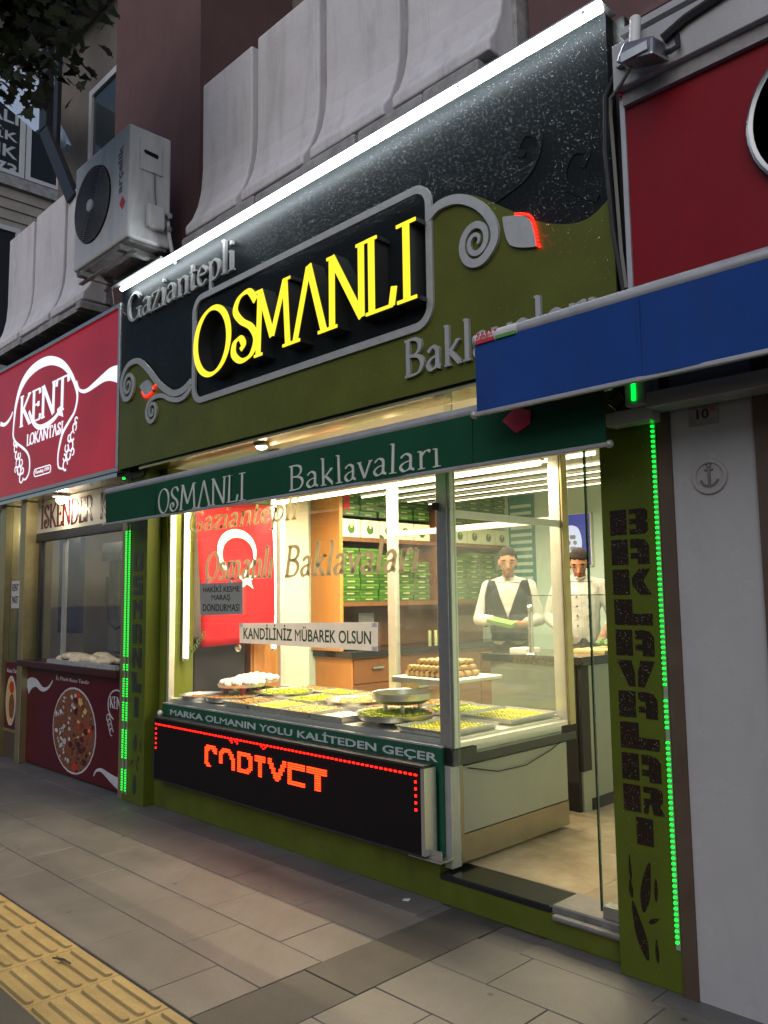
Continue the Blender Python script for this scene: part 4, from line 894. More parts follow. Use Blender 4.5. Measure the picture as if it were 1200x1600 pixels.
def rect_tray(x, y, z, w_, d, mat, label, kind='block', h=.024, px=.027):
    t = thing('pastry_tray', label, 'tray', (x, y, z), 'pastry trays in the display case')
    rim, th = .032, .003
    o = [(x-w_/2,y-d/2),(x+w_/2,y-d/2),(x+w_/2,y+d/2),(x-w_/2,y+d/2)]; i_ = [(x+(a-x)*.93, y+(b-y)*.94) for a, b in o]; l_ = [(x+(a-x)*1.03, y+(b-y)*1.025) for a, b in o]
    V_ = [(a,b,z) for a,b in i_]+[(a,b,z+rim) for a,b in o]+[(a,b,z+rim) for a,b in l_]+[(a,b,z+rim-.006) for a,b in l_]+[(a,b,z+rim-.006) for a,b in o]+[(a,b,z-.002) for a,b in i_]
    fs = [(0,1,2,3),(23,22,21,20)]
    for lv in range(5):
        for i in range(4): fs.append((lv*4+i, lv*4+(i+1)%4, lv*4+4+(i+1)%4, lv*4+4+i))
    MB().add(V_, fs).build('pan', 'tray_steel', t)
    pieces(kind, x, y, z+.004, w_*.89, d*.9, False, mat, t, h=h, px=px, py=px)
    return t
def round_tray(x, y, z, r, mat, label, kind='mound', h=.026, px=.027, cat='tray', fill=.92):
    t = thing('round_tray', label, cat, (x, y, z), 'pastry trays in the display case')
    MB().lathe([(.0001,0),(r*.93,0),(r,.028),(r+.012,.030),(r+.012,.026),(r*.99,.022),(r*.95,-.004),(.0001,-.004)], (x,y,z), 36).build('pan', 'tray_steel', t, smooth=True)
    pieces(kind, x, y, z+.003, r*2*fill, r*2*fill, True, mat, t, h=h, px=px, py=px)
    return t
ZT = .783
round_tray(.66, .30, ZT, .165, 'pastry_brown', 'round steel tray of brown pastry in the far left window corner', 'block', .012)
round_tray(.97, .335, ZT+.012, .185, 'pastry_brown', 'round steel tray of brown pastry behind the small grey notice', 'block', .012)
rect_tray(1.285, .315, ZT, .285, .33, 'pastry_gold', 'small steel tray of golden pastry beside the round brown one')
rect_tray(1.59, .315, ZT, .305, .33, 'pistachio_pale', 'steel tray of pale green pastry at the window front', 'mound')
rect_tray(1.91, .315, ZT, .305, .33, 'pastry_nut', 'steel tray of nut coloured pastry at the window front', 'mound')
rect_tray(2.225, .30, ZT, .30, .30, 'sugar_white', 'steel tray of whitish nuts at the window front', 'mound', px=.02, h=.012)
round_tray(1.13, .70, ZT+.02, .205, 'pistachio', 'round steel tray of bright green pastry below the white banner', 'block')
rect_tray(1.50, .70, ZT, .33, .38, 'pistachio', 'steel tray of green pastry left of the round tray of shells')
round_tray(1.89, .71, ZT+.02, .205, 'pastry_nut', 'round steel tray with a few pale shell pastries on it', 'mound', .03, .06, fill=.6)
rect_tray(2.27, .69, ZT, .34, .38, 'pastry_brown', 'steel tray of reddish brown pastry behind the silver bowl')
for k, (x, mt, lb) in enumerate(((.98,'pastry_gold','golden pastry'), (1.33,'pistachio','green pastry'), (1.68,'pastry_nut','nut pastry'), (2.03,'pistachio_pale','pale green pastry'), (2.36,'pastry_gold','crisp golden pastry'))):
    rect_tray(x, 1.05, ZT, .325, .26, mt, 'steel tray of %s in the rear row, %s from the flag' % (lb, ['first','second','third','fourth','fifth'][k]), 'mound' if k % 2 else 'block')
t = round_tray(2.60, .37, .815, .225, 'pistachio', 'large round tray of green pastry on a dark pedestal', 'block')
MB().lathe([(.12,-.004),(.10,-.03),(.11,-.058),(.0001,-.058)], (2.60,.37,.815), 24).build('pedestal', 'black_steel', t, smooth=True)
rect_tray(2.99, .375, .783, .36, .44, 'pistachio_pale', 'steel tray of yellow green pastry beside the corner post', 'mound', h=.02)
rect_tray(2.985, .93, .783, .37, .44, 'pistachio_pale', 'steel tray of yellow green pastry by the glass case end', 'mound', h=.02)
rect_tray(2.60, .93, .783, .34, .40, 'pistachio', 'steel tray of green pastry under the stacked pastry stand', 'mound', h=.02)
# silver bowl on a little stand
t = thing('footed_bowl', 'shallow silver bowl of ground pistachio on a small stand', 'bowl', (2.60, .42, .83))
MB().lathe([(.0001,.0),(.13,.0),(.168,.02),(.172,.052),(.18,.055),(.18,.050),(.176,.018),(.135,-.006),(.0001,-.006)], (2.605,.42,.90), 36).build('bowl', 'tray_steel', t, smooth=True)
MB().lathe([(.0001,.018),(.10,.022),(.15,.016)], (2.605,.42,.90), 20).build('pistachio_dust', 'pistachio', t, smooth=True)
for a in (45, 135, 225, 315): MB().box(2.605+.10*math.cos(R(a))-.008, 2.605+.10*math.cos(R(a))+.008, .42+.10*math.sin(R(a))-.008, .42+.10*math.sin(R(a))+.008, .832, .893).build('leg', 'tray_steel', t)
# stand with the stacked pile
t = thing('cake_stand', 'white square stand carrying a pile of rolled pastries', 'stand', (2.72, .66, .745))
MB().slab(2.475, 2.955, .47, .92, 1.015, 1.035, .004).build('plate', 'sugar_white', t); MB().box(2.475,2.955,.464,.4695,1.0,1.03).build('lip', 'tray_steel', t)
MB().tube((2.735,.66,.79), (2.735,.66,1.014), .014, 10).build('stem', 'tray_steel', t, smooth=True); MB().lathe([(.09,0),(.07,.01),(.0001,.014)], (2.735,.66,.779), 20).build('foot', 'tray_steel', t, smooth=True)
def roll_mesh():
    m = MB(); n = 8; L_ = .056; pr = [(.35,.0),(.9,.06),(1,.2),(.88,.35),(1,.5),(.88,.65),(1,.8),(.9,.94),(.35,1)]
    return m.lathe([(r*.019, (h-.5)*L_) for r, h in pr], (0,0,.017), n, 'y').mesh('rolled_pastry')
rme = roll_mesh()
for lv in range(3):
    nx, ny = 9-2*lv if False else 9-lv, 4
    for i in range(nx):
        for j in range(ny):
            if lv == 2 and j in (0,) : continue
            o = link('rolled_pastry', rme, 'pastry_gold' if random.random() < .7 else 'pastry_nut', None, True)
            o.location = (2.53+.0165*lv+(i+.5)*.040, .545+j*.075+random.uniform(-.004,.004)+.0*lv, 1.036+lv*.031); o.rotation_euler = (0, 0, random.uniform(-.1,.1))
            lab = 'golden rolled pastry in %s layer, row %s from the street, %s from left' % (['bottom','middle','top'][lv], ['one','two','three','four'][j], ['first','second','third','fourth','fifth','sixth','seventh','eighth','ninth'][i])
            tag(o, lab, 'pastry', 'rolled pastries piled on the stand')
for k, (x, y, lab) in enumerate(((.86,.50,'round dish of white sweets on red cups, nearer one'), (.66,.78,'round dish of white sweets behind the nearer one, by the flag'))):
    t = thing('sweet_dish', lab, 'dish', (x, y, .76), 'dishes of white sweets')
    MB().lathe([(.0001,0),(.165,0),(.172,.014),(.176,.014),(.17,-.006),(.0001,-.006)], (x,y,.872), 30).build('plate', 'tray_steel', t, smooth=True)
    for a in (250, 330, 120): MB().lathe([(.016,0),(.02,.03),(.024,.062),(.02,.07),(.0001,.07)], (x+.12*math.cos(R(a)), y+.12*math.sin(R(a)), .796), 12).build('cup', 'cup_red', t, smooth=True)
    m = MB()
    for i in range(26):
        a = 2.4*i; r = .031*math.sqrt(i); m.ball((x+r*math.cos(a), y+r*math.sin(a), .889+.03*max(0, 1-r/.16)), .027, 8, 5, (1,1,.95))
    tag(m.build('sweets', 'sugar_white', t, smooth=True), kind='stuff')
    round_tray(x+.0, y+.0, ZT, .175, 'pistachio', ['round tray of green pastry under the nearer dish of white sweets', 'round tray of green pastry under the farther dish of white sweets'][k], 'block')

# ================================================================== SHELVES WITH BOXES, CABINETS
sh = thing('shelf_unit', 'tall wooden shelf unit full of green boxes along the side wall', 'shelf', (.2, 3.1, .15))
B(.021, .43, 1.86, 1.90, 1.03, 2.84).build('end_panel', 'wood_orange', sh)
B(.021, .04, 1.901, 4.39, 1.03, 2.84).build('back_panel', 'wood_dark', sh)
for z in (1.43, 2.03, 2.76): B(.041, .41, 1.901, 4.39, z, z+.04).build('shelf', 'wood_dark', sh)
B(.041, .41, 3.20, 3.24, 1.47, 2.03).build('divider', 'wood_dark', sh); B(.041, .41, 3.20, 3.24, 2.07, 2.76).build('divider', 'wood_dark', sh)
cab = thing('base_cabinet', 'wooden base cabinet with black stone top and drawers under the green boxes', 'cabinet', (.25, 3.1, .15))
B(.021, .52, 1.91, 4.39, .16, .97).build('carcass', 'wood_orange', cab)
B(.0215, .56, 1.88, 4.39, .971, 1.025).build('worktop', 'black_granite', cab)
for i in range(4):
    y0 = 1.93+.6*i
    for z0, z1 in ((.74,.95),(.20,.73)):
        d = B(.521, .535, y0, y0+.58, z0, z1).build('drawer_front', 'wood_dark', cab)
        B(.5355, .555, y0+.22, y0+.36, z1-.09, z1-.07).build('handle', 'steel', d)
bxm = MB().slab(0, .30, .004, .236, 0, .054, .003).mesh('sweet_box'); lidm = MB().box(.3005, .303, .008, .232, .034, .052).mesh('lid_edge'); tgm = MB().box(.3005, .304, .075, .165, .014, .026).mesh('paper_label')
def sweet_box(y, z, label, group):
    o = link('sweet_box', bxm, 'box_green'); o.location = (.095+random.uniform(-.018,.010), y+random.uniform(-.004,.004), z); o.rotation_euler = (0, 0, random.uniform(-.012,.012)); tag(o, label, 'box', group)
    a = link('lid_edge', lidm, 'box_lid', o); b = link('paper_label', tgm, 'box_tag', o)
OR = ['first','second','third','fourth','fifth','sixth','seventh','eighth','ninth','tenth']
for i in range(10):
    y = 1.91+.242*i
    if i >= 5: y += .11
    for k in range([9,9,8,9,7,9,8,9,9,6][i]): sweet_box(y, 1.472+.0555*k, 'green sweet box on lower shelf, %s stack from wooden end, %s from bottom' % (OR[i], OR[k]), 'green boxes on the lower shelf')
    for k in range([8,8,8,7,8,6,8,8,7,8][i]): sweet_box(y, 2.27+.0555*k, 'green sweet box on upper shelf, %s stack from wooden end, %s from bottom' % (OR[i], OR[k]), 'green boxes on the upper shelf')
cbm = MB().slab(0, .30, .006, .234, 0, .165, .003).mesh('cream_box')
for i in range(10):
    y = 1.91+.242*i+(.11 if i >= 5 else 0)
    o = link('cream_box', cbm, 'box_cream'); o.location = (.105, y, 2.072); tag(o, 'cream gift box with green emblem, %s from the wooden end panel' % OR[i], 'box', 'cream boxes on the upper shelf')
    MB().lathe([(.0001,.0025),(.042,.0025),(.045,0)], (0,0,0), 16, 'x').build('emblem', 'box_green', o).location = (.3005, .12, .075)
    MB().lathe([(.0001,.0025),(.016,.0025),(.018,0)], (0,0,0), 12, 'x').build('emblem_top', 'box_tag', o).location = (.302, .12, .10)
rb = MB().prism([(1.915,2.80),(1.985,2.80),(1.985,2.30),(1.95,2.34),(1.915,2.30)], SX(.432), 0, .004)
solo('ribbon', rb, 'flag_red', 'red forked ribbon hanging beside the top green boxes', 'ribbon')
t = thing('plate_stack', 'stack of white plates on the black worktop under the shelves', 'plates', (.34, 2.08, 1.026))
for k in range(6): MB().lathe([(.0001,0),(.08,0),(.105,.012),(.105,.015),(.078,.004),(.0001,.004)], (.34,2.08,1.027+.014*k), 24).build('plate', 'sugar_white', t, smooth=True)
pp = MB().box(.20, .206, 2.30, 2.50, 1.08, 1.36); solo('paper_sheet', pp, 'grey_paper', 'pinned grey paper sheet above the worktop', 'paper')
for k, y in enumerate((3.0, 3.09, 3.17)):
    m = MB().lathe([(.0001,0),(.018,0),(.018,.14),(.014,.15),(.0001,.15)], (.48,y,1.026), 12)
    solo('paper_roll', m, 'box_tag', ['left of three slim pale rolls standing on the black worktop', 'middle of three slim pale rolls standing on the black worktop', 'right of three slim pale rolls standing on the black worktop'][k], 'roll', 'pale rolls on the worktop', smooth=True)
# wall pier, wooden panel and dark cooler on the left
t = thing('wall_pier', 'cream boxed-in pier between flag and wooden shelf end', 'pier', (.1, 1.55, .15)); B(.0205, .16, 1.36, 1.72, .15, 2.85).build('casing', 'wall_cream', t, bevel=.004); B(.1605, .175, 1.40, 1.43, .15, 2.85).build('moulding', 'alu_light', t)
t = thing('wood_cupboard', 'low wooden cupboard door beside the dark cooler', 'cupboard', (.15, 1.15, .15)); B(.0205, .30, .98, 1.34, .15, 1.16).build('body', 'wood_orange', t, bevel=.004); B(.301, .312, 1.0, 1.32, .2, 1.14).build('door', 'wood_orange', t)
t = thing('cooler', 'dark grey cooler with a round steel badge behind the flag', 'cooler', (.2, .68, .15)); B(.0205, .33, .42, .90, .15, 1.20).build('body', 'black_steel', t, bevel=.01); B(.0205, .20, .93, .975, .15, 1.16).build('side_trim', 'rubber_black', t)
MB().lathe([(.0001,.012),(.018,.012),(.03,.006),(.032,0)], (.3305,.83,1.11), 18, 'x').build('badge', 'steel', t, smooth=True)

# ---- serving counter, men, back wall things
ct = thing('serving_counter', 'pale counter with black stone top where the two men stand', 'counter', (2.9, 1.75, .15))
B(2.40, 3.11, 1.52, 2.02, .15, 1.055).build('front_body', 'white_panel', ct); B(2.60, 3.11, 2.021, 3.4, .15, 1.055).build('side_body', 'white_panel', ct)
MB().box(2.35, 3.16, 1.48, 2.06, 1.056, 1.112).build('stone_top', 'black_granite', ct, bevel=.004); MB().box(2.55, 3.16, 2.061, 3.42, 1.056, 1.112).build('stone_top', 'black_granite', ct, bevel=.004)
B(3.095, 3.125, 1.505, 1.60, .40, 1.055).build('corner_strip', 'rubber_black', ct); B(2.98, 3.095, 1.495, 1.5195, .15, 1.055).build('corner_strip', 'rubber_black', ct)
B(3.1105, 3.118, 1.61, 3.38, .15, .22).build('kick_strip', 'rubber_black', ct)
t = thing('glass_guard', 'frameless glass guard with steel post on the serving counter', 'guard', (3.0, 1.55, 1.113))
B(2.72, 3.13, 1.535, 1.543, 1.125, 1.50).build('pane', 'glass', t); B(2.72, 3.13, 1.534, 1.544, 1.5005, 1.506).build('pane_edge', 'glass_edge', t); B(3.131, 3.139, 1.535, 2.4, 1.125, 1.50).build('pane', 'glass', t); B(3.130, 3.140, 1.535, 2.4, 1.5005, 1.506).build('pane_edge', 'glass_edge', t)
MB().tube((2.76,1.50,1.113), (2.76,1.50,1.45), .017, 12).build('post', 'steel', t, smooth=True); MB().lathe([(.035,0),(.03,.008),(.018,.014),(.0001,.014)], (2.76,1.50,1.113), 16).build('foot', 'steel', t, smooth=True); MB().ball((2.77,1.485,1.42), .024, 10, 8).build('clamp', 'steel', t, smooth=True)
t = thing('cutting_board', 'pale cutting board with green wrapping on the black counter top', 'board', (3.0, 2.0, 1.113)); MB().slab(2.86, 3.10, 1.85, 2.25, 1.113, 1.135, .004).build('board', 'onion', t)
m = MB().slab(2.52, 2.66, 1.58, 1.74, 1.113, 1.145, .004); solo('paper_stack', m, 'paper', 'white paper stack on the counter beside the steel post', 'paper')
for k, (x, y, lab) in enumerate(((2.93,2.12,'crumpled green wrapper on the cutting board'), (3.05,2.24,'bright green sweet bag beside the right hand of the cook'))):
    m = MB(); 
    for i in range(5): m.ball((x+.03*math.cos(i*2.2), y+.03*math.sin(i*2.2), 1.16+.012*i*(k+.4)), .03, 6, 4, (1.2, 1, .6+.5*k))
    solo('wrapper', m, 'box_lid', lab, 'wrapper')
t = thing('picture_screen', 'glowing blue framed picture with a white oval on the back wall', 'picture', (1.31, 4.38, 1.8))
B(1.10, 1.52, 4.36, 4.399, 1.80, 2.36).build('frame', 'alu_light', t); B(1.115, 1.505, 4.352, 4.3595, 1.815, 2.345).build('image', 'screen_blue', t)
MB().prism([(p.x, p.y) for p in cat_rom([(1.16,1.95),(1.15,2.08),(1.20,2.20),(1.28,2.235),(1.37,2.20),(1.41,2.08),(1.40,1.95)], False, 4)], FR(4.352), .0, .003).build('white_oval', 'screen_white', t)
flw = MB()
for i in range(9): flw.lathe([(.0001,.004),(.022,.003),(.024,0)], (1.28+.05*math.cos(i*1.4), 4.349, 2.05+.07*math.sin(i*2.1)), 8, 'y')
flw.build('grey_bouquet', 'grey_paper', t)
t = thing('wall_calendar', 'tall teal price board at the corner of the back wall', 'board', (.55, 4.38, 1.5)); B(.46, .80, 4.375, 4.399, 1.55, 2.62).build('panel', 'teal_print', t)
for i in range(12): B(.49, .77, 4.371, 4.3745, 1.60+.08*i, 1.635+.08*i).build('line', 'wall_teal', t)
for i, (x, r, c_) in enumerate(((3.06,.035,'onion'),(3.12,.03,'cup_red'))):
    m = MB().lathe([(.0001,0),(r,0),(r*1.1,.08),(r*.5,.13),(.0001,.135)], (x-.3,2.9,1.113), 12)
    solo('jar', m, c_, ['yellow jar on the counter behind the cook', 'dark red jar on the counter behind the cook'][i], 'jar', smooth=True)

# ---- the men: one continuous skin grown round a jointed figure
def person(label, loc, rz, arms, head_tilt, shirt, head_turn=0.0, H=1.0):
    prim = []                                                      # (p0, p1, r0, r1, squash, tag)
    def cap(p0, p1, r0, r1, tg): prim.append((Vector(p0), Vector(p1), r0, r1, tg))
    def ello(c, r, tg): prim.append((Vector(c), None, r, None, tg))
    ello((0,0,.98), (.165,.115,.15), 'tr'); ello((0,.01,1.10), (.165,.115,.17), 'sh'); ello((0,.0,1.30), (.180,.115,.20), 'sh'); ello((0,.008,1.19), (.168,.114,.20), 'sh'); cap((-.06,.012,1.34), (-.055,.018,1.02), .10, .10, 'sh'); cap((.06,.012,1.34), (.055,.018,1.02), .10, .10, 'sh')
    for s in (-1, 1): cap((0,-.01,1.475), (s*.15,-.005,1.425), .058, .062, 'sh')
    cap((-.15,0,1.42), (.15,0,1.42), .064, .064, 'sh'); cap((0,-.01,1.44), (0,.01,1.50), .075, .06, 'sh')
    for s in (-1, 1):
        cap((s*.085,0,.92), (s*.095,.01,.50), .088, .060, 'tr'); cap((s*.095,.01,.50), (s*.10,-.01,.09), .060, .042, 'tr')
        cap((s*.10,-.03,.045), (s*.11,.15,.035), .042, .034, 'bo')
    for (sh, el, wr, hd, cuff) in arms:
        cap(sh, el, .062, .050, 'sh'); e2 = Vector(el).lerp(Vector(wr), cuff); cap(el, e2, .050, .043, 'sh'); cap(e2, wr, .038, .028, 'sk')
        d = (Vector(hd)-Vector(wr)).normalized(); sd_ = d.cross(Vector((0,0,1))).normalized(); dn = sd_.cross(d)
        cap(wr, Vector(wr)+d*.055, .028, .034, 'sk'); pm_ = Vector(wr)+d*.06
        for q, ln in enumerate((.052,.062,.058,.045)):
            b0 = pm_+sd_*(.027-.018*q)+d*.012; b1 = b0+d*ln*.6; b2 = b1+d*ln*.35-dn*.028
            cap(b0, b1, .0105, .010, 'sk'); cap(b1, b2, .010, .0085, 'sk')
        th = Vector(wr)+d*.02+sd_*.03*(1 if sh[0] < 0 else -1); cap(th, th+d*.045+sd_*.018*(1 if sh[0] < 0 else -1)-dn*.02, .012, .009, 'sk')
    tilt = Matrix.Rotation(head_turn, 3, 'Z') @ Matrix.Rotation(head_tilt, 3, 'X'); hc = Vector((0,.01,1.53)); DZ = Vector((0,.012,-.032))
    hp = lambda p: hc+DZ+tilt @ (Vector(p)-hc)
    cap((0,.0,1.47), hp((0,.02,1.58)), .056, .052, 'sk')
    hd_ = [((0,.015,1.685),(.076,.094,.098)), ((0,.04,1.625),(.058,.066,.068)), ((0,.075,1.585),(.030,.030,.028))]
    for c, r in hd_: ello(hp(c), r, 'sk')
    cap(hp((0,.105,1.675)), hp((0,.123,1.640)), .009, .014, 'sk')
    for s in (-1, 1): ello(hp((s*.078,.005,1.655)), (.010,.020,.032), 'sk'); cap(hp((s*.02,.098,1.695)), hp((s*.05,.085,1.697)), .010, .008, 'sk')
    cap(hp((-.018,.095,1.605)), hp((.018,.095,1.605)), .009, .009, 'sk')
    sk_ = MB()
    for p0, p1, r0, r1, tg in prim:
        if p1 is None: sk_.ball(p0, 1.0, 20, 14, r0)
        else:
            n = max(2, int((p1-p0).length/(min(r0, r1)*.4))+1)
            for i in range(n+1): sk_.ball(p0.lerp(p1, i/n), r0+(r1-r0)*i/n, 12, 8)
    me = bpy.data.meshes.new('body'); me.from_pydata(sk_.v, [], sk_.f); me.update()
    tmp = bpy.data.objects.new('tmp', me); col.objects.link(tmp)
    md = tmp.modifiers.new('remesh', 'REMESH'); md.mode = 'VOXEL'; md.voxel_size = .0075
    ms = tmp.modifiers.new('smooth', 'SMOOTH'); ms.factor = .5; ms.iterations = 5
    dg = bpy.context.evaluated_depsgraph_get(); me2 = bpy.data.meshes.new_from_object(tmp.evaluated_get(dg)); bpy.data.objects.remove(tmp)
    nP = len(me2.polygons); C = np.empty(nP*3); me2.polygons.foreach_get('center', C); C = C.reshape(-1, 3)
    best = np.full(nP, 1e9); tg_ = np.zeros(nP, int); TI = {'sk': 0, 'sh': 1, 'tr': 2, 'bo': 3}
    for p0, p1, r0, r1, tg in prim:
        a = np.array(p0)
        if p1 is None: d = (np.linalg.norm((C-a)/np.array(r0), axis=1)-1)*min(r0)
        else:
            ab = np.array(p1)-a; tt = np.clip(((C-a)@ab)/max(1e-9, ab@ab), 0, 1); d = np.linalg.norm(C-a-tt[:,None]*ab, axis=1)-(r0+(r1-r0)*tt)
        mk = d < best; best[mk] = d[mk]; tg_[mk] = TI[tg]
    inv = np.array(tilt.transposed()); hcA = np.array(hc); K = (C-hcA-np.array(DZ))@inv.T+hcA
    tg_[(tg_ == 0) & (K[:,2] > 1.545) & (K[:,2] < 1.640) & (K[:,1] > .0) & (np.abs(K[:,0]) < .09) & ~((K[:,2] > 1.622) & (np.abs(K[:,0]) < .03)) & ~((np.abs(K[:,0]) < .020) & (K[:,2] > 1.595) & (K[:,2] < 1.612))] = 4
    me2.materials.clear()
    for m_ in ('skin', shirt, 'trousers', 'rubber_black', 'stubble'): me2.materials.append(MATS[m_])
    me2.polygons.foreach_set('material_index', tg_.astype(np.int32)); me2.shade_smooth()
    root = thing('person', label, 'person', loc); root.rotation_euler = (0, 0, rz); root.scale = (.91*H, .94*H, H)
    bo = bpy.data.objects.new('body', me2); col.objects.link(bo); bo.parent = root
    def shell(name, mask, off, mat):
        idx = np.nonzero(mask)[0]; vm = {}; vs = []; fs = []
        for p in idx:
            f = []
            for v in me2.polygons[p].vertices:
                if v not in vm: vm[v] = len(vs); vs.append(me2.vertices[v].co+me2.vertices[v].normal*off)
                f.append(vm[v])
            fs.append(f)
        m = bpy.data.meshes.new(name); m.from_pydata(vs, [], fs); m.update(); m.materials.append(MATS[mat]); m.shade_smooth()
        o = bpy.data.objects.new(name, m); col.objects.link(o); o.parent = root
        s_ = o.modifiers.new('solid', 'SOLIDIFY'); s_.thickness = off*1.2; s_.offset = -1
        return o
    inv = np.array(tilt.transposed()); hcA = np.array(hc); K = (C-hcA-np.array(DZ))@inv.T+hcA          # centres in the head's own frame
    hm = ((tg_ == 0) | (tg_ == 4)) & (K[:,2] > 1.60) & (np.abs(K[:,0]) < .12) & (K[:,1] < .16)
    hair = hm & ((K[:,2] > 1.742-.25*np.abs(K[:,0])) | ((K[:,1] < .012) & (K[:,2] > 1.625)) | ((K[:,1] < .045) & (K[:,2] > 1.70)))
    hair &= ~((np.abs(K[:,0]) > .076) & (K[:,2] < 1.69))
    shell('hair', hair, .011, 'hair')
    def small(name, cs, r, mat):
        m = MB()
        for c in cs: q = hp(c); m.ball(q, 1.0, 8, 6, r)
        o = m.build(name, mat, None, True); o.parent = root
    for s in (-1, 1): small('eye', [(s*.032,.094,1.672)], (.013,.009,.0065), 'hair'); small('eyebrow', [(s*.034,.099,1.698)], (.022,.009,.0062), 'hair')
    small('mouth', [(0,.104,1.604)], (.022,.006,.0035), 'cup_red')
    return root, C, tg_, shell, K
A1 = [((-.185,0,1.425), (-.27,.03,1.165), (-.13,.24,1.13), (-.02,.32,1.14), .72), ((.185,0,1.425), (.27,.05,1.17), (.10,.26,1.16), (.0,.34,1.15), .82)]
r1, C1, T1, sh1, K1 = person('dark haired man in white shirt and dark waistcoat behind the counter', (1.96, 2.34, .15), math.pi+R(30), A1, R(-14), 'shirt_white', R(8))
tor = (T1 == 1) & (C1[:,2] > 1.0) & (C1[:,2] < 1.475) & (np.abs(C1[:,0]) < .205-.25*np.clip(C1[:,2]-1.36, 0, 1))
vee = (C1[:,1] > 0) & (np.abs(C1[:,0]) < .0+.40*np.clip(C1[:,2]-1.18, 0, 1))
sh1('waistcoat', tor & ~vee & (C1[:,1] < .135), .011, 'vest_navy')
col1 = (C1[:,2] > 1.46) & (C1[:,2] < 1.50) & (np.abs(C1[:,0]) < .10) & (np.abs(C1[:,1]) < .12)
sh1('collar', col1 & ((np.abs(C1[:,0]) > .02) | (C1[:,1] < 0)), .006, 'shirt_white')
A2 = [((-.185,0,1.425), (-.27,.06,1.17), (-.15,.28,1.06), (-.10,.37,1.01), .55), ((.185,0,1.425), (.30,.05,1.18), (.20,.27,1.08), (.13,.37,1.03), .60)]
r2, C2, T2, sh2, K2 = person('man with bowed head in white buttoned cook jacket at the counter end', (2.40, 2.70, .15), math.pi+R(40), A2, R(-32), 'shirt_white', R(-12))
col2 = (C2[:,2] > 1.46) & (C2[:,2] < 1.50) & (np.abs(C2[:,0]) < .10) & (np.abs(C2[:,1]) < .12)
sh2('collar', col2, .006, 'shirt_white')
for k in range(4):
    for s in (-1, 1):
        m = MB().ball((s*.05, .124, 1.34-.075*k), .008, 8, 6); o = m.build('button', 'ink_black', None, True); o.parent = r2
m = MB().prism([(-.10,-.045),(.10,-.05),(.11,.05),(-.09,.055)], lambda u, v, d: (u, v, d), 0, .03)
gb = solo('gift_box', m, 'box_lid', 'bright green sweet box held in the hands of the waistcoat man', 'box'); gb.location = (2.12, 2.02, 1.29); gb.rotation_euler = (R(14), R(12), R(20))
m = MB().ball((2.93,2.55,1.52), .085, 12, 8, (1,.9,.8)); 
t = thing('hanging_lamp', 'dark dome lamp with chrome rim beside the cook', 'lamp', (3.16, 2.35, 1.50)); MB().lathe([(.02,.10),(.05,.09),(.085,.03),(.09,0),(.08,0),(.0001,.07)], (3.16,2.35,1.52), 20).build('dome', 'rubber_black', t, smooth=True); MB().lathe([(.091,-.004),(.094,.004),(.091,.010),(.086,.004)], (3.16,2.35,1.52), 20).build('rim', 'steel', t, smooth=True); MB().tube((3.16,2.35,1.62), (3.16,2.35,2.86), .006, 6).build('stem', 'steel', t)

# ---- door glass
t = thing('glass_door', 'frameless glass door pane with dark edge at the bakery entrance', 'glass door', (4.13, .12, .15))
B(4.062, 4.20, .118, .128, .202, 2.50).build('pane', 'glass', t); B(4.054, 4.0615, .117, .129, .17, 2.50).build('edge', 'glass_edge', t)
t = thing('glass_screen', 'narrow clear glass edge panel beside the display case corner', 'glass screen', (3.27, .12, .2)); B(3.236, 3.285, .118, .126, .215, 2.50).build('pane', 'glass', t); B(3.2855, 3.289, .1175, .1265, .215, 2.50).build('edge', 'glass_dim', t)

# ================================================================== KENT RESTAURANT (left)
ks = thing('lightbox_sign', 'glowing red restaurant light box with white script and crest', 'shop sign', (-1.3, -.08, 2.53))
B(-3.4, -.022, -.075, .10, 2.555, 3.86).build('face', 'sign_red', ks)
MB().box(-3.45, .012, -.095, .11, 3.861, 3.895).box(-3.45, .012, -.095, .11, 2.52, 2.554).box(-.0215, .012, -.095, .11, 2.5545, 3.8605).box(-3.45,-3.401,-.095,.11,2.5545,3.8605).build('frame', 'alu', ks, bevel=.003)
fK = FR(-.075)
def kr(pts, ws, name='crest_line', closed=False):
    P = cat_rom(pts, closed); n = len(P); W_ = np.interp(np.linspace(0, 1, n), np.linspace(0, 1, len(ws)), ws)
    MB().ribbon(P, list(W_), fK, .001, .004, closed).build(name, 'sign_white', ks)
kr([(-2.247,3.218),(-2.235,3.30),(-2.20,3.45),(-2.10,3.60),(-1.93,3.70),(-1.68,3.745),(-1.40,3.73),(-1.13,3.64),(-.93,3.50),(-.82,3.36),(-.79,3.26),(-.84,3.15),(-.95,3.08),(-1.07,3.0),(-1.13,2.90),(-1.16,2.80),(-1.14,2.70),(-1.03,2.672)], [.022,.03,.05,.08,.09,.09,.075,.05,.035,.025,.025,.03,.03,.02,.018,.016])
kr([(-2.247,3.218),(-2.24,3.14),(-2.16,3.07),(-2.0,3.0),(-1.87,2.93),(-1.81,2.85),(-1.81,2.74),(-1.88,2.68),(-1.95,2.68)], [.022,.024,.026,.02,.016,.016])
serif('KENT', fK, -2.10, -.97, 3.215, .295, .17, .055, .001, .004, 'letter', 'sign_white', ks)
kr([(-1.86,3.33),(-1.74,3.20),(-1.60,3.135),(-1.43,3.13),(-1.27,3.16),(-1.17,3.20)], [.035,.045,.05,.05,.04,.035]); MB().prism([(-1.20,3.235),(-1.12,3.255),(-1.075,3.145),(-1.13,3.165),(-1.19,3.18)], fK, .001, .005).build('swash_tip', 'sign_white', ks)
serif('LOKANTASI', fK, -1.895, -1.065, 3.0, .105, .17, .07, .001, .004, 'letter', 'sign_white', ks)
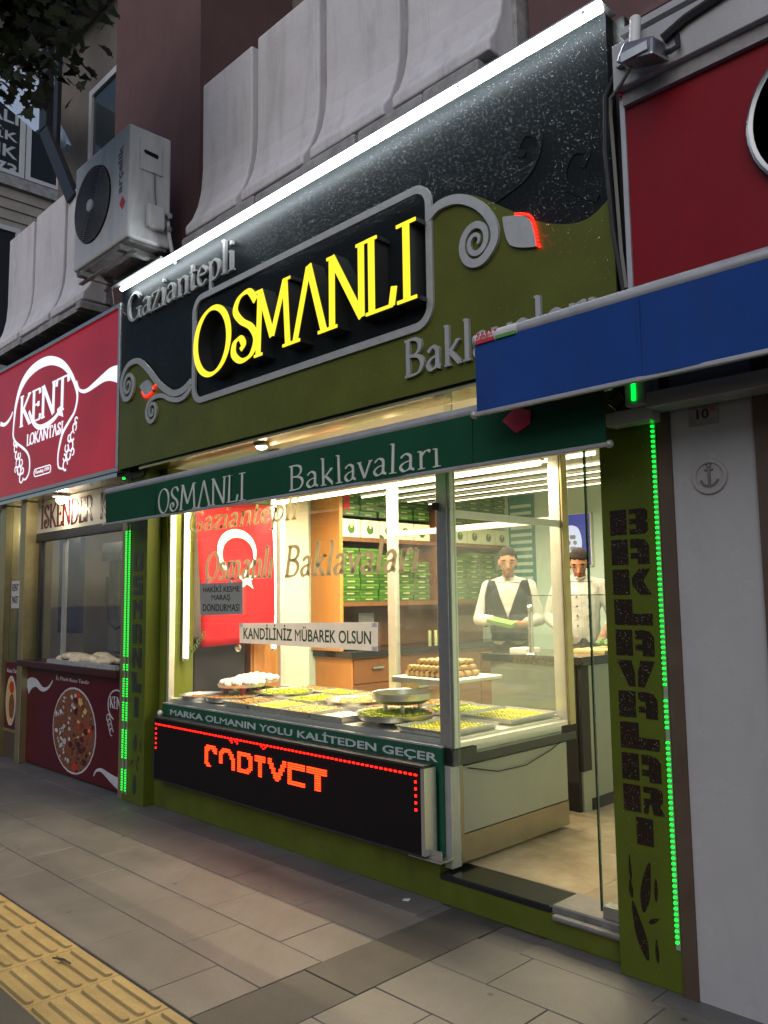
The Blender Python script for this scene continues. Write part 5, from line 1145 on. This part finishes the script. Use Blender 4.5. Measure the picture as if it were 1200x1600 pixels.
kr([(-.815,3.42),(-.77,3.34),(-.68,3.30),(-.58,3.295),(-.45,3.315),(-.30,3.34),(-.17,3.345),(-.03,3.32)], [.012,.025,.03,.035,.05,.07,.11,.15])
kr([(-2.60,3.33),(-2.50,3.305),(-2.40,3.32),(-2.32,3.36),(-2.28,3.40)], [.045,.035,.03,.02,.012])
def ring(cx, cz, r, w_, a0=0, a1=300): P = [(cx+r*math.cos(R(a)), cz+r*math.sin(R(a))) for a in np.linspace(a0, a1, 12)]; MB().ribbon(P, [w_*(.5+.5*i/11) for i in range(12)], fK, .001, .0035).build('crest_curl', 'sign_white', ks)
for s, (ax_, az) in ((1, (-1.0,2.83)), (-1, (-2.0,2.83))):
    for (du, dv, r, a0) in ((.0,-.13,.045,0),(.06,-.05,.04,90),(.10,.03,.045,200),(.02,.02,.035,120),(.13,.11,.04,30),(.17,.18,.035,300),(.07,.10,.03,60),(.20,.24,.025,10),(.14,-.03,.03,250),(-.02,-.06,.028,180)):
        ring(ax_+s*du, az+dv, r, .02, a0, a0+s*290)
P = rrect(-1.69, -1.31, 2.675, 2.745, .034); MB().ribbon(P, [.009]*len(P), fK, .001, .004, True).build('pill_outline', 'sign_white', ks)
sans('Kuruluş 1974', fK, -1.655, -1.345, 2.690, 2.732, .001, .003, 'pill_letter', 'sign_white', ks)
MB().box(-3.4, -.02, -.08, .14, 2.485, 2.5195).build('steel_soffit', 'steel', ks)

kf = thing('restaurant_front', 'gold framed restaurant front with serving window and food pictures', 'shopfront', (-1.3, .05, 0))
for x0, x1 in ((-2.70,-2.56),(-2.15,-2.04)): B(x0, x1, -.005, .14, .0, 2.48).build('gold_post', 'gold_frame', kf, bevel=.006)
B(-.10, -.012, .02, .14, .0, 2.48).build('gold_post', 'gold_frame', kf)
B(-2.04, -.10, .06, .13, .02, .90).build('front_panel', 'maroon_panel', kf)
B(-2.12, -.10, -.02, .34, .905, .965).build('counter_top', 'maroon_top', kf, bevel=.006)
B(-2.04, -.10, .10, .16, 2.09, 2.17).build('lintel', 'black_steel', kf)
B(-2.04, -.10, .105, .135, 2.171, 2.48).build('name_pane', 'wall_cream', kf)
serif('İSKENDER', FR(.105), -1.95, -.83, 2.215, .215, .16, .07, .0, .004, 'window_letter', 'maroon_panel', kf); serif('KEBAP', FR(.105), -.69, -.02, 2.215, .215, .16, .07, .0, .004, 'window_letter', 'maroon_panel', kf)
B(-1.99, -1.93, .11, .15, .966, 2.09).build('window_frame', 'black_steel', kf); B(-1.46, -1.41, .12, .15, .966, 2.09).build('window_frame', 'alu_dull', kf)
B(-1.93, -.10, .128, .134, .967, 2.089).build('window_pane', 'glass', kf)
B(-2.56, -2.15, .06, .066, .92, 2.48).build('door_pane', 'glass_dim', kf); B(-2.56, -2.15, .045, .10, .28, .915).build('door_panel', 'maroon_panel', kf); B(-2.56, -2.15, .04, .10, .25, .279).build('door_rail', 'gold_frame', kf); B(-2.56, -2.15, .05, .09, .0, .249).build('door_kick', 'brown_trim', kf)
B(-2.50, -2.30, .052, .058, 1.45, 1.72).build('door_notice', 'paper', kf)
for k, tx in enumerate(['KENT', 'PAKET']): sans(tx, FR(.052), -2.48, -2.32, 1.62-.12*k, 1.69-.12*k, .0, .001, 'notice_letter', 'ink_black', kf, bold=.02)
fP = FR(.06)
def oval(cx, cz, rx, rz, mat, name, d0, d1, parent=kf, n=28): return MB().prism([(cx+rx*math.cos(2*math.pi*i/n), cz+rz*math.sin(2*math.pi*i/n)) for i in range(n)], fP, d0, d1).build(name, mat, parent)
pr = oval(-1.0, .405, .43, .365, 'white_print', 'food_picture', .0, .002); oval(-1.0, .405, .415, .35, 'meat', 'picture_print', .002, .003, pr); 
q_ = 0
for i in range(150):
    a, r = random.uniform(0, 6.283), math.sqrt(random.random())
    u, v = r*math.cos(a), r*math.sin(a)
    left = u < -.12+.25*v+random.uniform(-.12,.12)
    mt = random.choice(['rice','rice','white_print','rice','meat']) if left else random.choice(['meat','meat','tomato','onion','maroon_top','maroon_panel','meat'])
    sz = random.uniform(.018,.04) if left else random.uniform(.02,.06)
    n_ = random.choice([5,6,7]); c0 = (-1.0+u*.385, .405+v*.325); ro = random.uniform(0, 6.28)
    if abs(u) > .93: continue
    poly = [(c0[0]+sz*random.uniform(.6,1.1)*math.cos(ro+6.283*k/n_), c0[1]+sz*.8*random.uniform(.5,1.0)*math.sin(ro+6.283*k/n_)) for k in range(n_)]
    MB().prism(poly, fP, .0031+.00003*i, .0034+.00003*i).build('picture_print', mt, pr)
pr2 = oval(-2.40, .55, .13, .24, 'white_print', 'food_picture', -.0+.015, .0175); oval(-2.40, .55, .115, .225, 'onion', 'picture_print', .0175, .0185, pr2); oval(-2.37, .50, .07, .12, 'meat', 'picture_print', .0185, .0195, pr2); oval(-2.38, .68, .06, .06, 'tomato', 'picture_print', .0185, .0195, pr2)
def kw(pts, ws): 
    P = cat_rom(pts); n = len(P); W_ = np.interp(np.linspace(0, 1, n), np.linspace(0, 1, len(ws)), ws); MB().ribbon(P, list(W_), fP, .0, .002).build('swoosh', 'white_print', kf)
kw([(-2.035,.70),(-1.95,.745),(-1.83,.755),(-1.70,.71),(-1.60,.715),(-1.52,.75),(-1.46,.80)], [.14,.11,.07,.045,.03,.02,.01]); kw([(-.60,.08),(-.55,.13),(-.46,.145),(-.35,.12),(-.22,.09),(-.105,.08)], [.01,.02,.03,.05,.08,.11])
sans('İç Pilavlı Kuzu Tandır', fP, -1.39, -.72, .805, .855, .0, .002, 'panel_letter', 'white_print', kf)
sans('Kuzu Tandır', FR(.045), -2.52, -2.19, .82, .86, .0, .002, 'panel_letter', 'white_print', kf)
serif('KENT', fP, -.34, -.09, .655, .09, .17, .06, .0, .002, 'panel_letter', 'white_print', kf)
P = [(-.22+.15*math.cos(R(a)), .68+.12*math.sin(R(a))) for a in np.linspace(-10, 250, 16)]; MB().ribbon(P, [.012]*16, fP, .0, .002).build('crest_ring', 'white_print', kf)
for k in range(4): P = [(-.36+.02*k+.03*math.cos(R(a)), .57-.035*k+.03*math.sin(R(a))) for a in np.linspace(0, 290, 9)]; MB().ribbon(P, [.009]*9, fP, .0, .002).build('crest_curl', 'white_print', kf)
# inside the restaurant
struct('restaurant_wall_back', B(-3.3, -.07, 2.3, 2.4, 0, 2.9), 'grey_concrete'); struct('restaurant_ceiling', B(-3.3, -.07, .15, 2.3, 2.6, 2.68), 'ceiling_white'); struct('restaurant_wall_right', B(-.10, -.062, .36, 2.3, 0, 2.9), 'tile_white'); struct('restaurant_floor', B(-3.3, -.07, .35, 2.3, .0, .12), 'marble'); struct('restaurant_wall_left', B(-3.45, -3.301, -.02, 2.4, 0, 2.52), 'dim_plaster')
B(-3.30, -2.70, .06, .066, .25, 2.48).build('door_pane', 'glass_dim', kf); B(-3.30, -2.70, .05, .09, .0, .249).build('door_kick', 'brown_trim', kf)
t = thing('wall_tiles', 'white tiled wall cladding inside the restaurant window', 'tiles', (-.2, 2.28, 1.0))
for i in range(9):
    for j in range(7): MB().slab(-2.4+.25*i+.006, -2.4+.25*i+.244, 2.28, 2.299, 1.0+.25*j+.006, 1.0+.25*j+.244, .002).build('tile', 'tile_white', t)
m = B(-2.55, -2.05, .55, .60, 1.19, 2.16); solo('navy_panel', m, 'navy_panel', 'dark navy panel standing inside the restaurant window', 'panel')
t = thing('oven_hood', 'grey steel hood and grill column inside the restaurant', 'hood', (-1.5, 1.2, 1.0)); B(-2.3, -.4, .9, 1.6, 1.93, 2.12).build('hood', 'alu_dull', t); B(-2.12, -1.92, .9, 1.12, 1.0, 1.929).build('upright', 'ac_under', t); B(-2.3, -.12, .7, 1.5, .86, .98).build('worktop', 'steel', t); B(-1.5, -1.2, 1.52, 1.9, .981, 1.75).build('grill_column', 'black_steel', t); B(-.62, -.30, 1.2, 1.5, .981, 1.45).build('urn', 'steel', t, bevel=.04)
for k in range(5): MB().tube((-1.05+.12*k,1.0,1.93), (-1.05+.12*k,1.0,1.62-.03*(k%2)), .008, 6).build('ladle', 'steel', t); B(-1.1, -.6, 1.55, 1.60, 1.2, 1.85).build('back_plate', 'steel', t)
MB().path([(-1.45,.75,1.0),(-1.45,.75,1.45),(-1.15,.75,1.45),(-1.08,.75,1.0)], .018, 6).build('rail', 'black_steel', t); MB().path([(-1.75,.7,1.75),(-1.76,.7,1.5),(-1.70,.7,1.3),(-1.55,.7,1.24),(-1.4,.7,1.28)], .014, 6).build('hose', 'rubber_black', t)
for k in range(9): B(-1.45, -.95, .98, 1.3, 1.50+.02*k, 1.513+.02*k).build('grill_tray', 'alu_dull', t)
t = thing('bread_bag', 'crumpled clear plastic bag of flat bread on the dark red counter', 'bag', (-1.0, .15, .966))
m = MB(); 
for i in range(26):
    x = random.uniform(-1.52, -.52); m.ball((x, random.uniform(.06,.26), .99+random.uniform(0,.045)*(1-((x+1)/.6)**2)), random.uniform(.05,.10), 7, 5, (1.5,.8,.42))
o = m.build('bag', 'plastic_bag', t); rm = o.modifiers.new('remesh', 'REMESH'); rm.mode = 'VOXEL'; rm.voxel_size = .014
B(-1.42, -.12, -.015, .02, .9655, 1.0).build('tray_edge', 'grey_concrete', t)
for k, (x, y, z, lab) in enumerate(((-1.30,.02,2.40,'round lit downlight under the red sign, over the lettered pane'), (-.55,.45,2.50,'lit downlight inside the restaurant near the pillar'), (-2.42,.30,2.30,'lit bulb behind the restaurant door glass'), (-1.6,1.3,2.45,'lit lamp deep inside the restaurant over the grill'))):
    t = thing('downlight', lab, 'light', (x, y, z), 'restaurant downlights')
    MB().lathe([(.07,.085),(.08,.07),(.075,.055),(.045,.05)], (x,y,z), 18).build('rim', 'sugar_white', t, smooth=True); MB().ball((x,y,z+.03), .042, 12, 8).build('bulb', 'bulb', t, smooth=True)
    l = bpy.data.lights.new('bulb_light', 'POINT'); l.energy = (8, 16, 6, 34)[k]; l.color = (1,.86,.62); l.shadow_soft_size = .05; o = bpy.data.objects.new('bulb_light', l); col.objects.link(o); o.parent = t; o.location = (0, 0, -.035)

# ---- air conditioner on its bracket
ac = thing('air_conditioner', 'white outdoor air conditioner with round black fan on the brown column', 'air conditioner', (.37, -.28, 3.9))
AX0, AX1, AY0, AY1, AZ0, AZ1 = -.08, .815, -.45, -.115, 4.07, 4.92
cs = B(AX0, AX1, AY0, AY1, AZ0, AZ1).build('casing', 'ac_white', ac, bevel=.018)
fA = FR(AY0)
gcx, gcz, gr = .245, 4.51, .298
gr_ = MB().lathe([(.0001,.004),(gr-.012,.004),(gr,.0)], (gcx, AY0, gcz), 40, 'y').build('fan_recess', 'ac_dark', ac)
m = MB()
for i in range(16):
    r = .05+.0158*i; P = [(gcx+r*math.cos(2*math.pi*j/40), gcz+r*math.sin(2*math.pi*j/40)) for j in range(40)]; m.ribbon(P, [.005]*40, fA, .010, .016, True)
m.build('grille_rings', 'grey_print', gr_)
for a in range(0, 360, 45): MB().ribbon([(gcx+.05*math.cos(R(a)), gcz+.05*math.sin(R(a))), (gcx+.29*math.cos(R(a+12)), gcz+.29*math.sin(R(a+12)))], [.008]*2, fA, .006, .0105).build('grille_spoke', 'grey_print', gr_)
MB().lathe([(.0001,.022),(.042,.02),(.05,.012),(.05,.004)], (gcx-.03, AY0, gcz), 24, 'y').build('hub_cap', 'ac_white', ac, smooth=True)
sans('arçelik', fA, .735, .735+.36, 4.43, 4.43+.085, .001, .003, 'brand_letter', 'grey_print', ac, bold=.02, rot=R(90))
MB().prism([(.685,4.345),(.73,4.295),(.77,4.345),(.725,4.40)], fA, .001, .003).build('brand_diamond', 'red_print', ac)
sX = SX(AX1)
hp_ = MB().box(AX1, AX1+.012, -.37, -.19, 4.60, 4.84).build('handle_plate', 'ac_white', ac, bevel=.006); MB().prism([(-.335,4.755),(-.235,4.75),(-.225,4.735),(-.235,4.715),(-.33,4.725),(-.345,4.74)], sX, .012, .0135).build('handle_slot', 'ac_dark', hp_)
MB().box(AX1, AX1+.05, -.32, -.18, 4.17, 4.35).build('valve_cover', 'ac_white', ac, bevel=.02)
for z in (4.20, 4.30): MB().tube((AX1,-.15,z), (AX1+.05,-.15,z), .022, 10).build('valve', 'steel', ac, smooth=True)
for dx in (.02, .035): MB().path([(AX1+.03,-.15,4.28-dx),(AX1+dx,-.14,4.15),(AX1+dx,-.10,3.98),(AX1-.02,.02,3.93)], .011, 6).build('pipe', 'ac_white', ac, smooth=True)
MB().path([(AX1+.02,-.26,4.60),(AX1+.012,-.25,4.45),(AX1+.015,-.24,4.33)], .006, 5).build('cable', 'cable_grey', ac)
MB().box(AX0+.02, AX1-.02, AY0+.02, AY1-.02, 4.045, 4.069).build('base_pan', 'ac_under', ac)
for x in (AX0+.1, AX1-.15): MB().box(x, x+.05, AY0-.01, .10, 4.0, 4.044).build('bracket_arm', 'ac_under', ac)
for y in (AY0+.05, AY1-.08): MB().box(AX0-.0, AX1, y, y+.03, 3.985, 3.9995).build('cross_bar', 'ac_under', ac)
MB().path([(.05,-.2,4.04),(.03,-.16,3.85),(.1,-.05,3.75)], .004, 5).build('drain_wire', 'cable_grey', ac)

# ================================================================== RIGHT NEIGHBOUR
rs = thing('lightbox_sign', 'dull dark red sign board with round black emblem above the blue awning', 'shop sign', (5.6, -.1, 2.66))
B(4.452, 7.0, -.095, .10, 2.68, 3.52).build('face', 'sign_maroon', rs); B(4.43, 4.4515, -.105, .10, 2.66, 3.56).build('edge_strip', 'alu_dull', rs)
MB().box(4.43, 7.0, -.15, .10, 3.561, 3.76).build('top_box', 'white_wall', rs, bevel=.004); MB().box(4.4525, 7.0, -.12, -.0955, 3.50, 3.5605).build('lower_lip', 'plaque', rs)
MB().box(4.46, 7.0, -.13, .10, 3.80, 3.83).build('rail', 'white_wall', rs)
ec = (5.235, 3.17)
MB().lathe([(.0001,.02),(.27,.02),(.275,.03),(.30,.03),(.305,.0)], (ec[0], -.095, ec[1]), 48, 'y').build('emblem', 'emblem_black', rs, smooth=True)
m = MB().lathe([(.276,.031),(.29,.038),(.30,.031)], (ec[0], -.095, ec[1]), 48, 'y'); m.build('emblem_rim', 'emblem_rim', rs, smooth=True)
m = MB()
for i in range(22):
    a = R(120+120*i/21)
    for k in range(3): m.ball((ec[0]+(.245-.02*k)*math.cos(a+.02*k), -.117, ec[1]+(.245-.02*k)*math.sin(a+.02*k)), .0055, 6, 4)
tag(m.build('emblem_studs', 'white_print', rs), kind='stuff')
MB().ball((4.447,-.12,3.555), .012, 8, 6).build('red_cap', 'red_print', rs)
fd = thing('floodlight', 'small grey floodlight on a bracket at the corner of the red sign', 'floodlight', (4.62, -.2, 3.55))
hd2 = MB().add([(4.52,-.30,3.57),(4.68,-.30,3.53),(4.69,-.17,3.55),(4.53,-.17,3.59),(4.54,-.27,3.66),(4.67,-.27,3.625),(4.675,-.18,3.635),(4.545,-.18,3.67)], [(3,2,1,0),(4,5,6,7),(0,1,5,4),(1,2,6,5),(2,3,7,6),(3,0,4,7)]).build('housing', 'emblem_rim', fd, bevel=.012)
MB().box(4.55,4.66,-.306,-.30,3.555,3.59).build('lens', 'alu', fd); MB().path([(4.60,-.21,3.60),(4.70,-.20,3.575),(4.72,-.17,3.60),(4.71,-.15,3.66)], .011, 6).build('bracket', 'black_steel', fd); MB().tube((4.553,-.20,3.65), (4.556,-.18,3.80), .022, 12).build('conduit_cap', 'ac_white', fd, smooth=True)
cb = thing('wall_cable', 'grey and black cables drooping beside the fascia edge', 'cable', (4.42, -.1, 2.75))
MB().path([(4.55,-.22,3.58),(4.47,-.16,3.57),(4.40,-.12,3.56),(4.385,-.10,3.50),(4.395,-.10,3.2),(4.405,-.10,2.9),(4.42,-.10,2.74)], .008, 6).build('grey_cable', 'cable_grey', cb, smooth=True)
MB().path([(4.53,-.20,3.62),(4.45,-.14,3.66),(4.375,-.115,3.58),(4.36,-.11,3.35),(4.375,-.10,3.0),(4.405,-.09,2.72)], .012, 6).build('black_cable', 'rubber_black', cb, smooth=True)
MB().path([(4.66,-.17,3.66),(4.75,-.16,3.70),(4.9,-.16,3.72),(5.2,-.16,3.775)], .02, 6).build('black_cable', 'rubber_black', cb, smooth=True)
nw = thing('plain_wall', 'plain pale wall with house number plaque and anchor roundel', 'wall', (4.7, .05, 0))
B(4.53, 4.855, .0, .3, 0, 2.50).build('face', 'white_wall', nw); B(4.4755, 4.5295, -.012, .3, 0, 2.52).build('trim', 'brown_trim', nw); B(4.8555, 4.91, -.015, .3, 0, 2.52).build('trim', 'brown_trim', nw); B(4.911, 7.0, .05, .3, 0, 2.52).build('dark_shutter', 'brown_trim', nw)
pq = MB().box(4.607, 4.723, -.006, -.0, 2.148, 2.228).build('number_plaque', 'plaque', nw); sans('10', FR(-.006), 4.640, 4.688, 2.172, 2.210, 0, .002, 'number', 'ink_black', pq, bold=.015); sans('/B', FR(-.006), 4.692, 4.712, 2.195, 2.213, 0, .002, 'number', 'red_print', pq)
an = MB().lathe([(.0001,.004),(.052,.004),(.054,.012),(.066,.012),(.069,.0)], (4.678, 0.0, 1.945), 32, 'y').build('anchor_roundel', 'relief_grey', nw, smooth=True)
fN = FR(-.004); m = MB(); m.ribbon([(4.676,1.985),(4.676,1.912)], [.009]*2, fN, 0, .006)
P = [(4.676+.036*math.cos(R(a)), 1.945+.036*math.sin(R(a))) for a in np.linspace(200, 340, 9)]; m.ribbon(P, [.008]*9, fN, 0, .0055); P = [(4.676+.009*math.cos(R(a)), 1.990+.009*math.sin(R(a))) for a in np.linspace(0, 330, 9)]; m.ribbon(P, [.005]*9, fN, 0, .005); m.ribbon([(4.66,1.972),(4.692,1.972)], [.007]*2, fN, 0, .0065); m.build('anchor', 'ac_under', an)
bm_ = thing('awning_beam', 'pale awning box beam and bracket under the blue awning', 'beam', (5.2, -.1, 2.22)); MB().box(4.50, 7.0, -.14, -.016, 2.222, 2.285).build('beam', 'white_wall', bm_, bevel=.004); MB().box(4.30, 4.4995, -.10, -.02, 2.185, 2.24).build('arm', 'white_wall', bm_, bevel=.004); MB().box(4.415, 4.50, -.145, -.02, 2.241, 2.40).build('bracket', 'white_wall', bm_, bevel=.004)
MB().path([(4.30,-.05,2.31),(4.35,-.06,2.34),(4.37,-.06,2.29),(4.33,-.06,2.26),(4.30,-.06,2.29)], .008, 6).build('coiled_wire', 'rubber_black', bm_); MB().path([(4.40,-.05,2.24),(4.39,-.06,2.30),(4.375,-.06,2.36)], .006, 6).build('wire', 'ac_white', bm_)
MB().box(4.448, 4.462, -.152, -.146, 2.26, 2.39).build('green_diode_lamp', 'led_green', bm_)

# ================================================================== STREET TREE (crown overhanging top left)
tr = thing('street_tree', 'dark leafy street tree overhanging the top left corner', 'tree', (.35, -2.35, 0))
MB().path([(.35,-2.35,0),(.36,-2.34,1.5),(.40,-2.30,3.0),(.48,-2.2,4.2),(.6,-2.1,5.2)], .14, 10, .06).build('trunk', 'bark', tr, smooth=True)
for q in ([(.48,-2.2,4.2),(.8,-1.8,4.9),(1.2,-1.4,5.4)], [(.5,-2.18,4.4),(.3,-1.8,5.0),(.2,-1.4,5.4)], [(.6,-2.1,5.2),(1.1,-2.0,5.6),(1.5,-1.9,5.8)], [(.8,-1.8,4.9),(1.1,-1.5,5.2),(1.5,-1.3,5.3)]): MB().path(q, .045, 6, .012).build('limb', 'bark', tr)
leaf_poly = [(0,0),(.22,.10),(.42,.02),(.36,.26),(.50,.42),(.26,.50),(.0,1.0),(-.26,.50),(-.50,.42),(-.36,.26),(-.42,.02),(-.22,.10)]
m = MB(); cls = []
for k in range(85):
    th = random.uniform(0, 2*math.pi); ph = random.uniform(-1, 1); r = random.random()**.4
    cls.append((.85+.85*r*math.cos(th)*math.sqrt(1-ph*ph), -1.35+.40*r*math.sin(th)*math.sqrt(1-ph*ph), 5.55+.62*r*ph))
for (cx, cy, cz) in cls:
    for i in range(46):
        p = Vector((cx+random.gauss(0,.17), cy+random.gauss(0,.15), cz+random.gauss(0,.15))); s = random.uniform(.07,.13)
        Rm = Matrix.Rotation(random.uniform(0,6.28), 3, 'Z') @ Matrix.Rotation(random.uniform(1.7,2.9), 3, 'X')
        m.add([p+Rm @ Vector((u*s, v*s, .12*s*abs(u))) for u, v in leaf_poly], [tuple(range(12))])
tag(m.build('crown', 'leaf', tr), kind='stuff')

# ================================================================== THE OTHER SIDE OF THE STREET (seen only as reflections in the panes)
def block(x0, x1, y, h, mat, label, nx, nz):
    b = thing('opposite_building', label, 'building', ((x0+x1)/2, y, 0))
    B(x0, x1, y-8, y, -.05, h).build('wall', mat, b); B(x0-.1, x1+.1, y-8, y+.25, h, h+.35).build('roof_slab', 'grey_concrete', b)
    B(x0+.3, x1-.3, y+.001, y+.08, .1, 2.9).build('shop_glazing', 'dark_pane', b); B(x0, x1, y+.001, y+.35, 3.0, 3.7).build('shop_fascia', 'band_green' if nx % 2 else 'sign_maroon', b)
    w_, hh = (x1-x0)/nx, (h-4.2)/nz
    fm = MB().box(0, w_*.5, 0, .05, 0, hh*.55).mesh('window'); pmn = MB().box(.06, w_*.5-.06, .051, .056, .06, hh*.55-.06).mesh('pane')
    for i in range(nx):
        for j in range(nz):
            f = link('window', fm, 'white_frame', b); f.location = Vector((x0+w_*(i+.25), y+.001, 4.3+hh*(j+.2)))-org(b); link('pane', pmn, 'dark_pane', f)
block(-44, -27, -26, 11, 'siding', 'tall beige block across the street, leftmost one', 4, 4)
block(-26.7, -13.0, -25.5, 10, 'dim_plaster', 'dim brown block across the street, beside the gap of sky', 4, 3)
block(-8.5, 5.5, -26, 10.5, 'grey_concrete', 'grey block across the street facing the bakery', 4, 4)
block(5.8, 20, -25.5, 9.5, 'brown_plaster', 'reddish brown block across the street, rightmost one', 4, 3)

t = thing('cable_tangle', 'tangle of dark cables with a green lamp above the awning end', 'cables', (.12, -.04, 2.46))
for k in range(4): MB().path([(.02+.03*k,-.05,2.52),(.06+.05*k,-.07,2.47-.01*k),(.14+.02*k,-.06,2.49-.02*k),(.20+.03*k,-.03,2.46),(.30,-.01,2.50)], .006, 6).build('cable', 'rubber_black', t, smooth=True)
B(.085, .105, -.085, -.07, 2.45, 2.465).build('green_lamp', 'led_green', t)
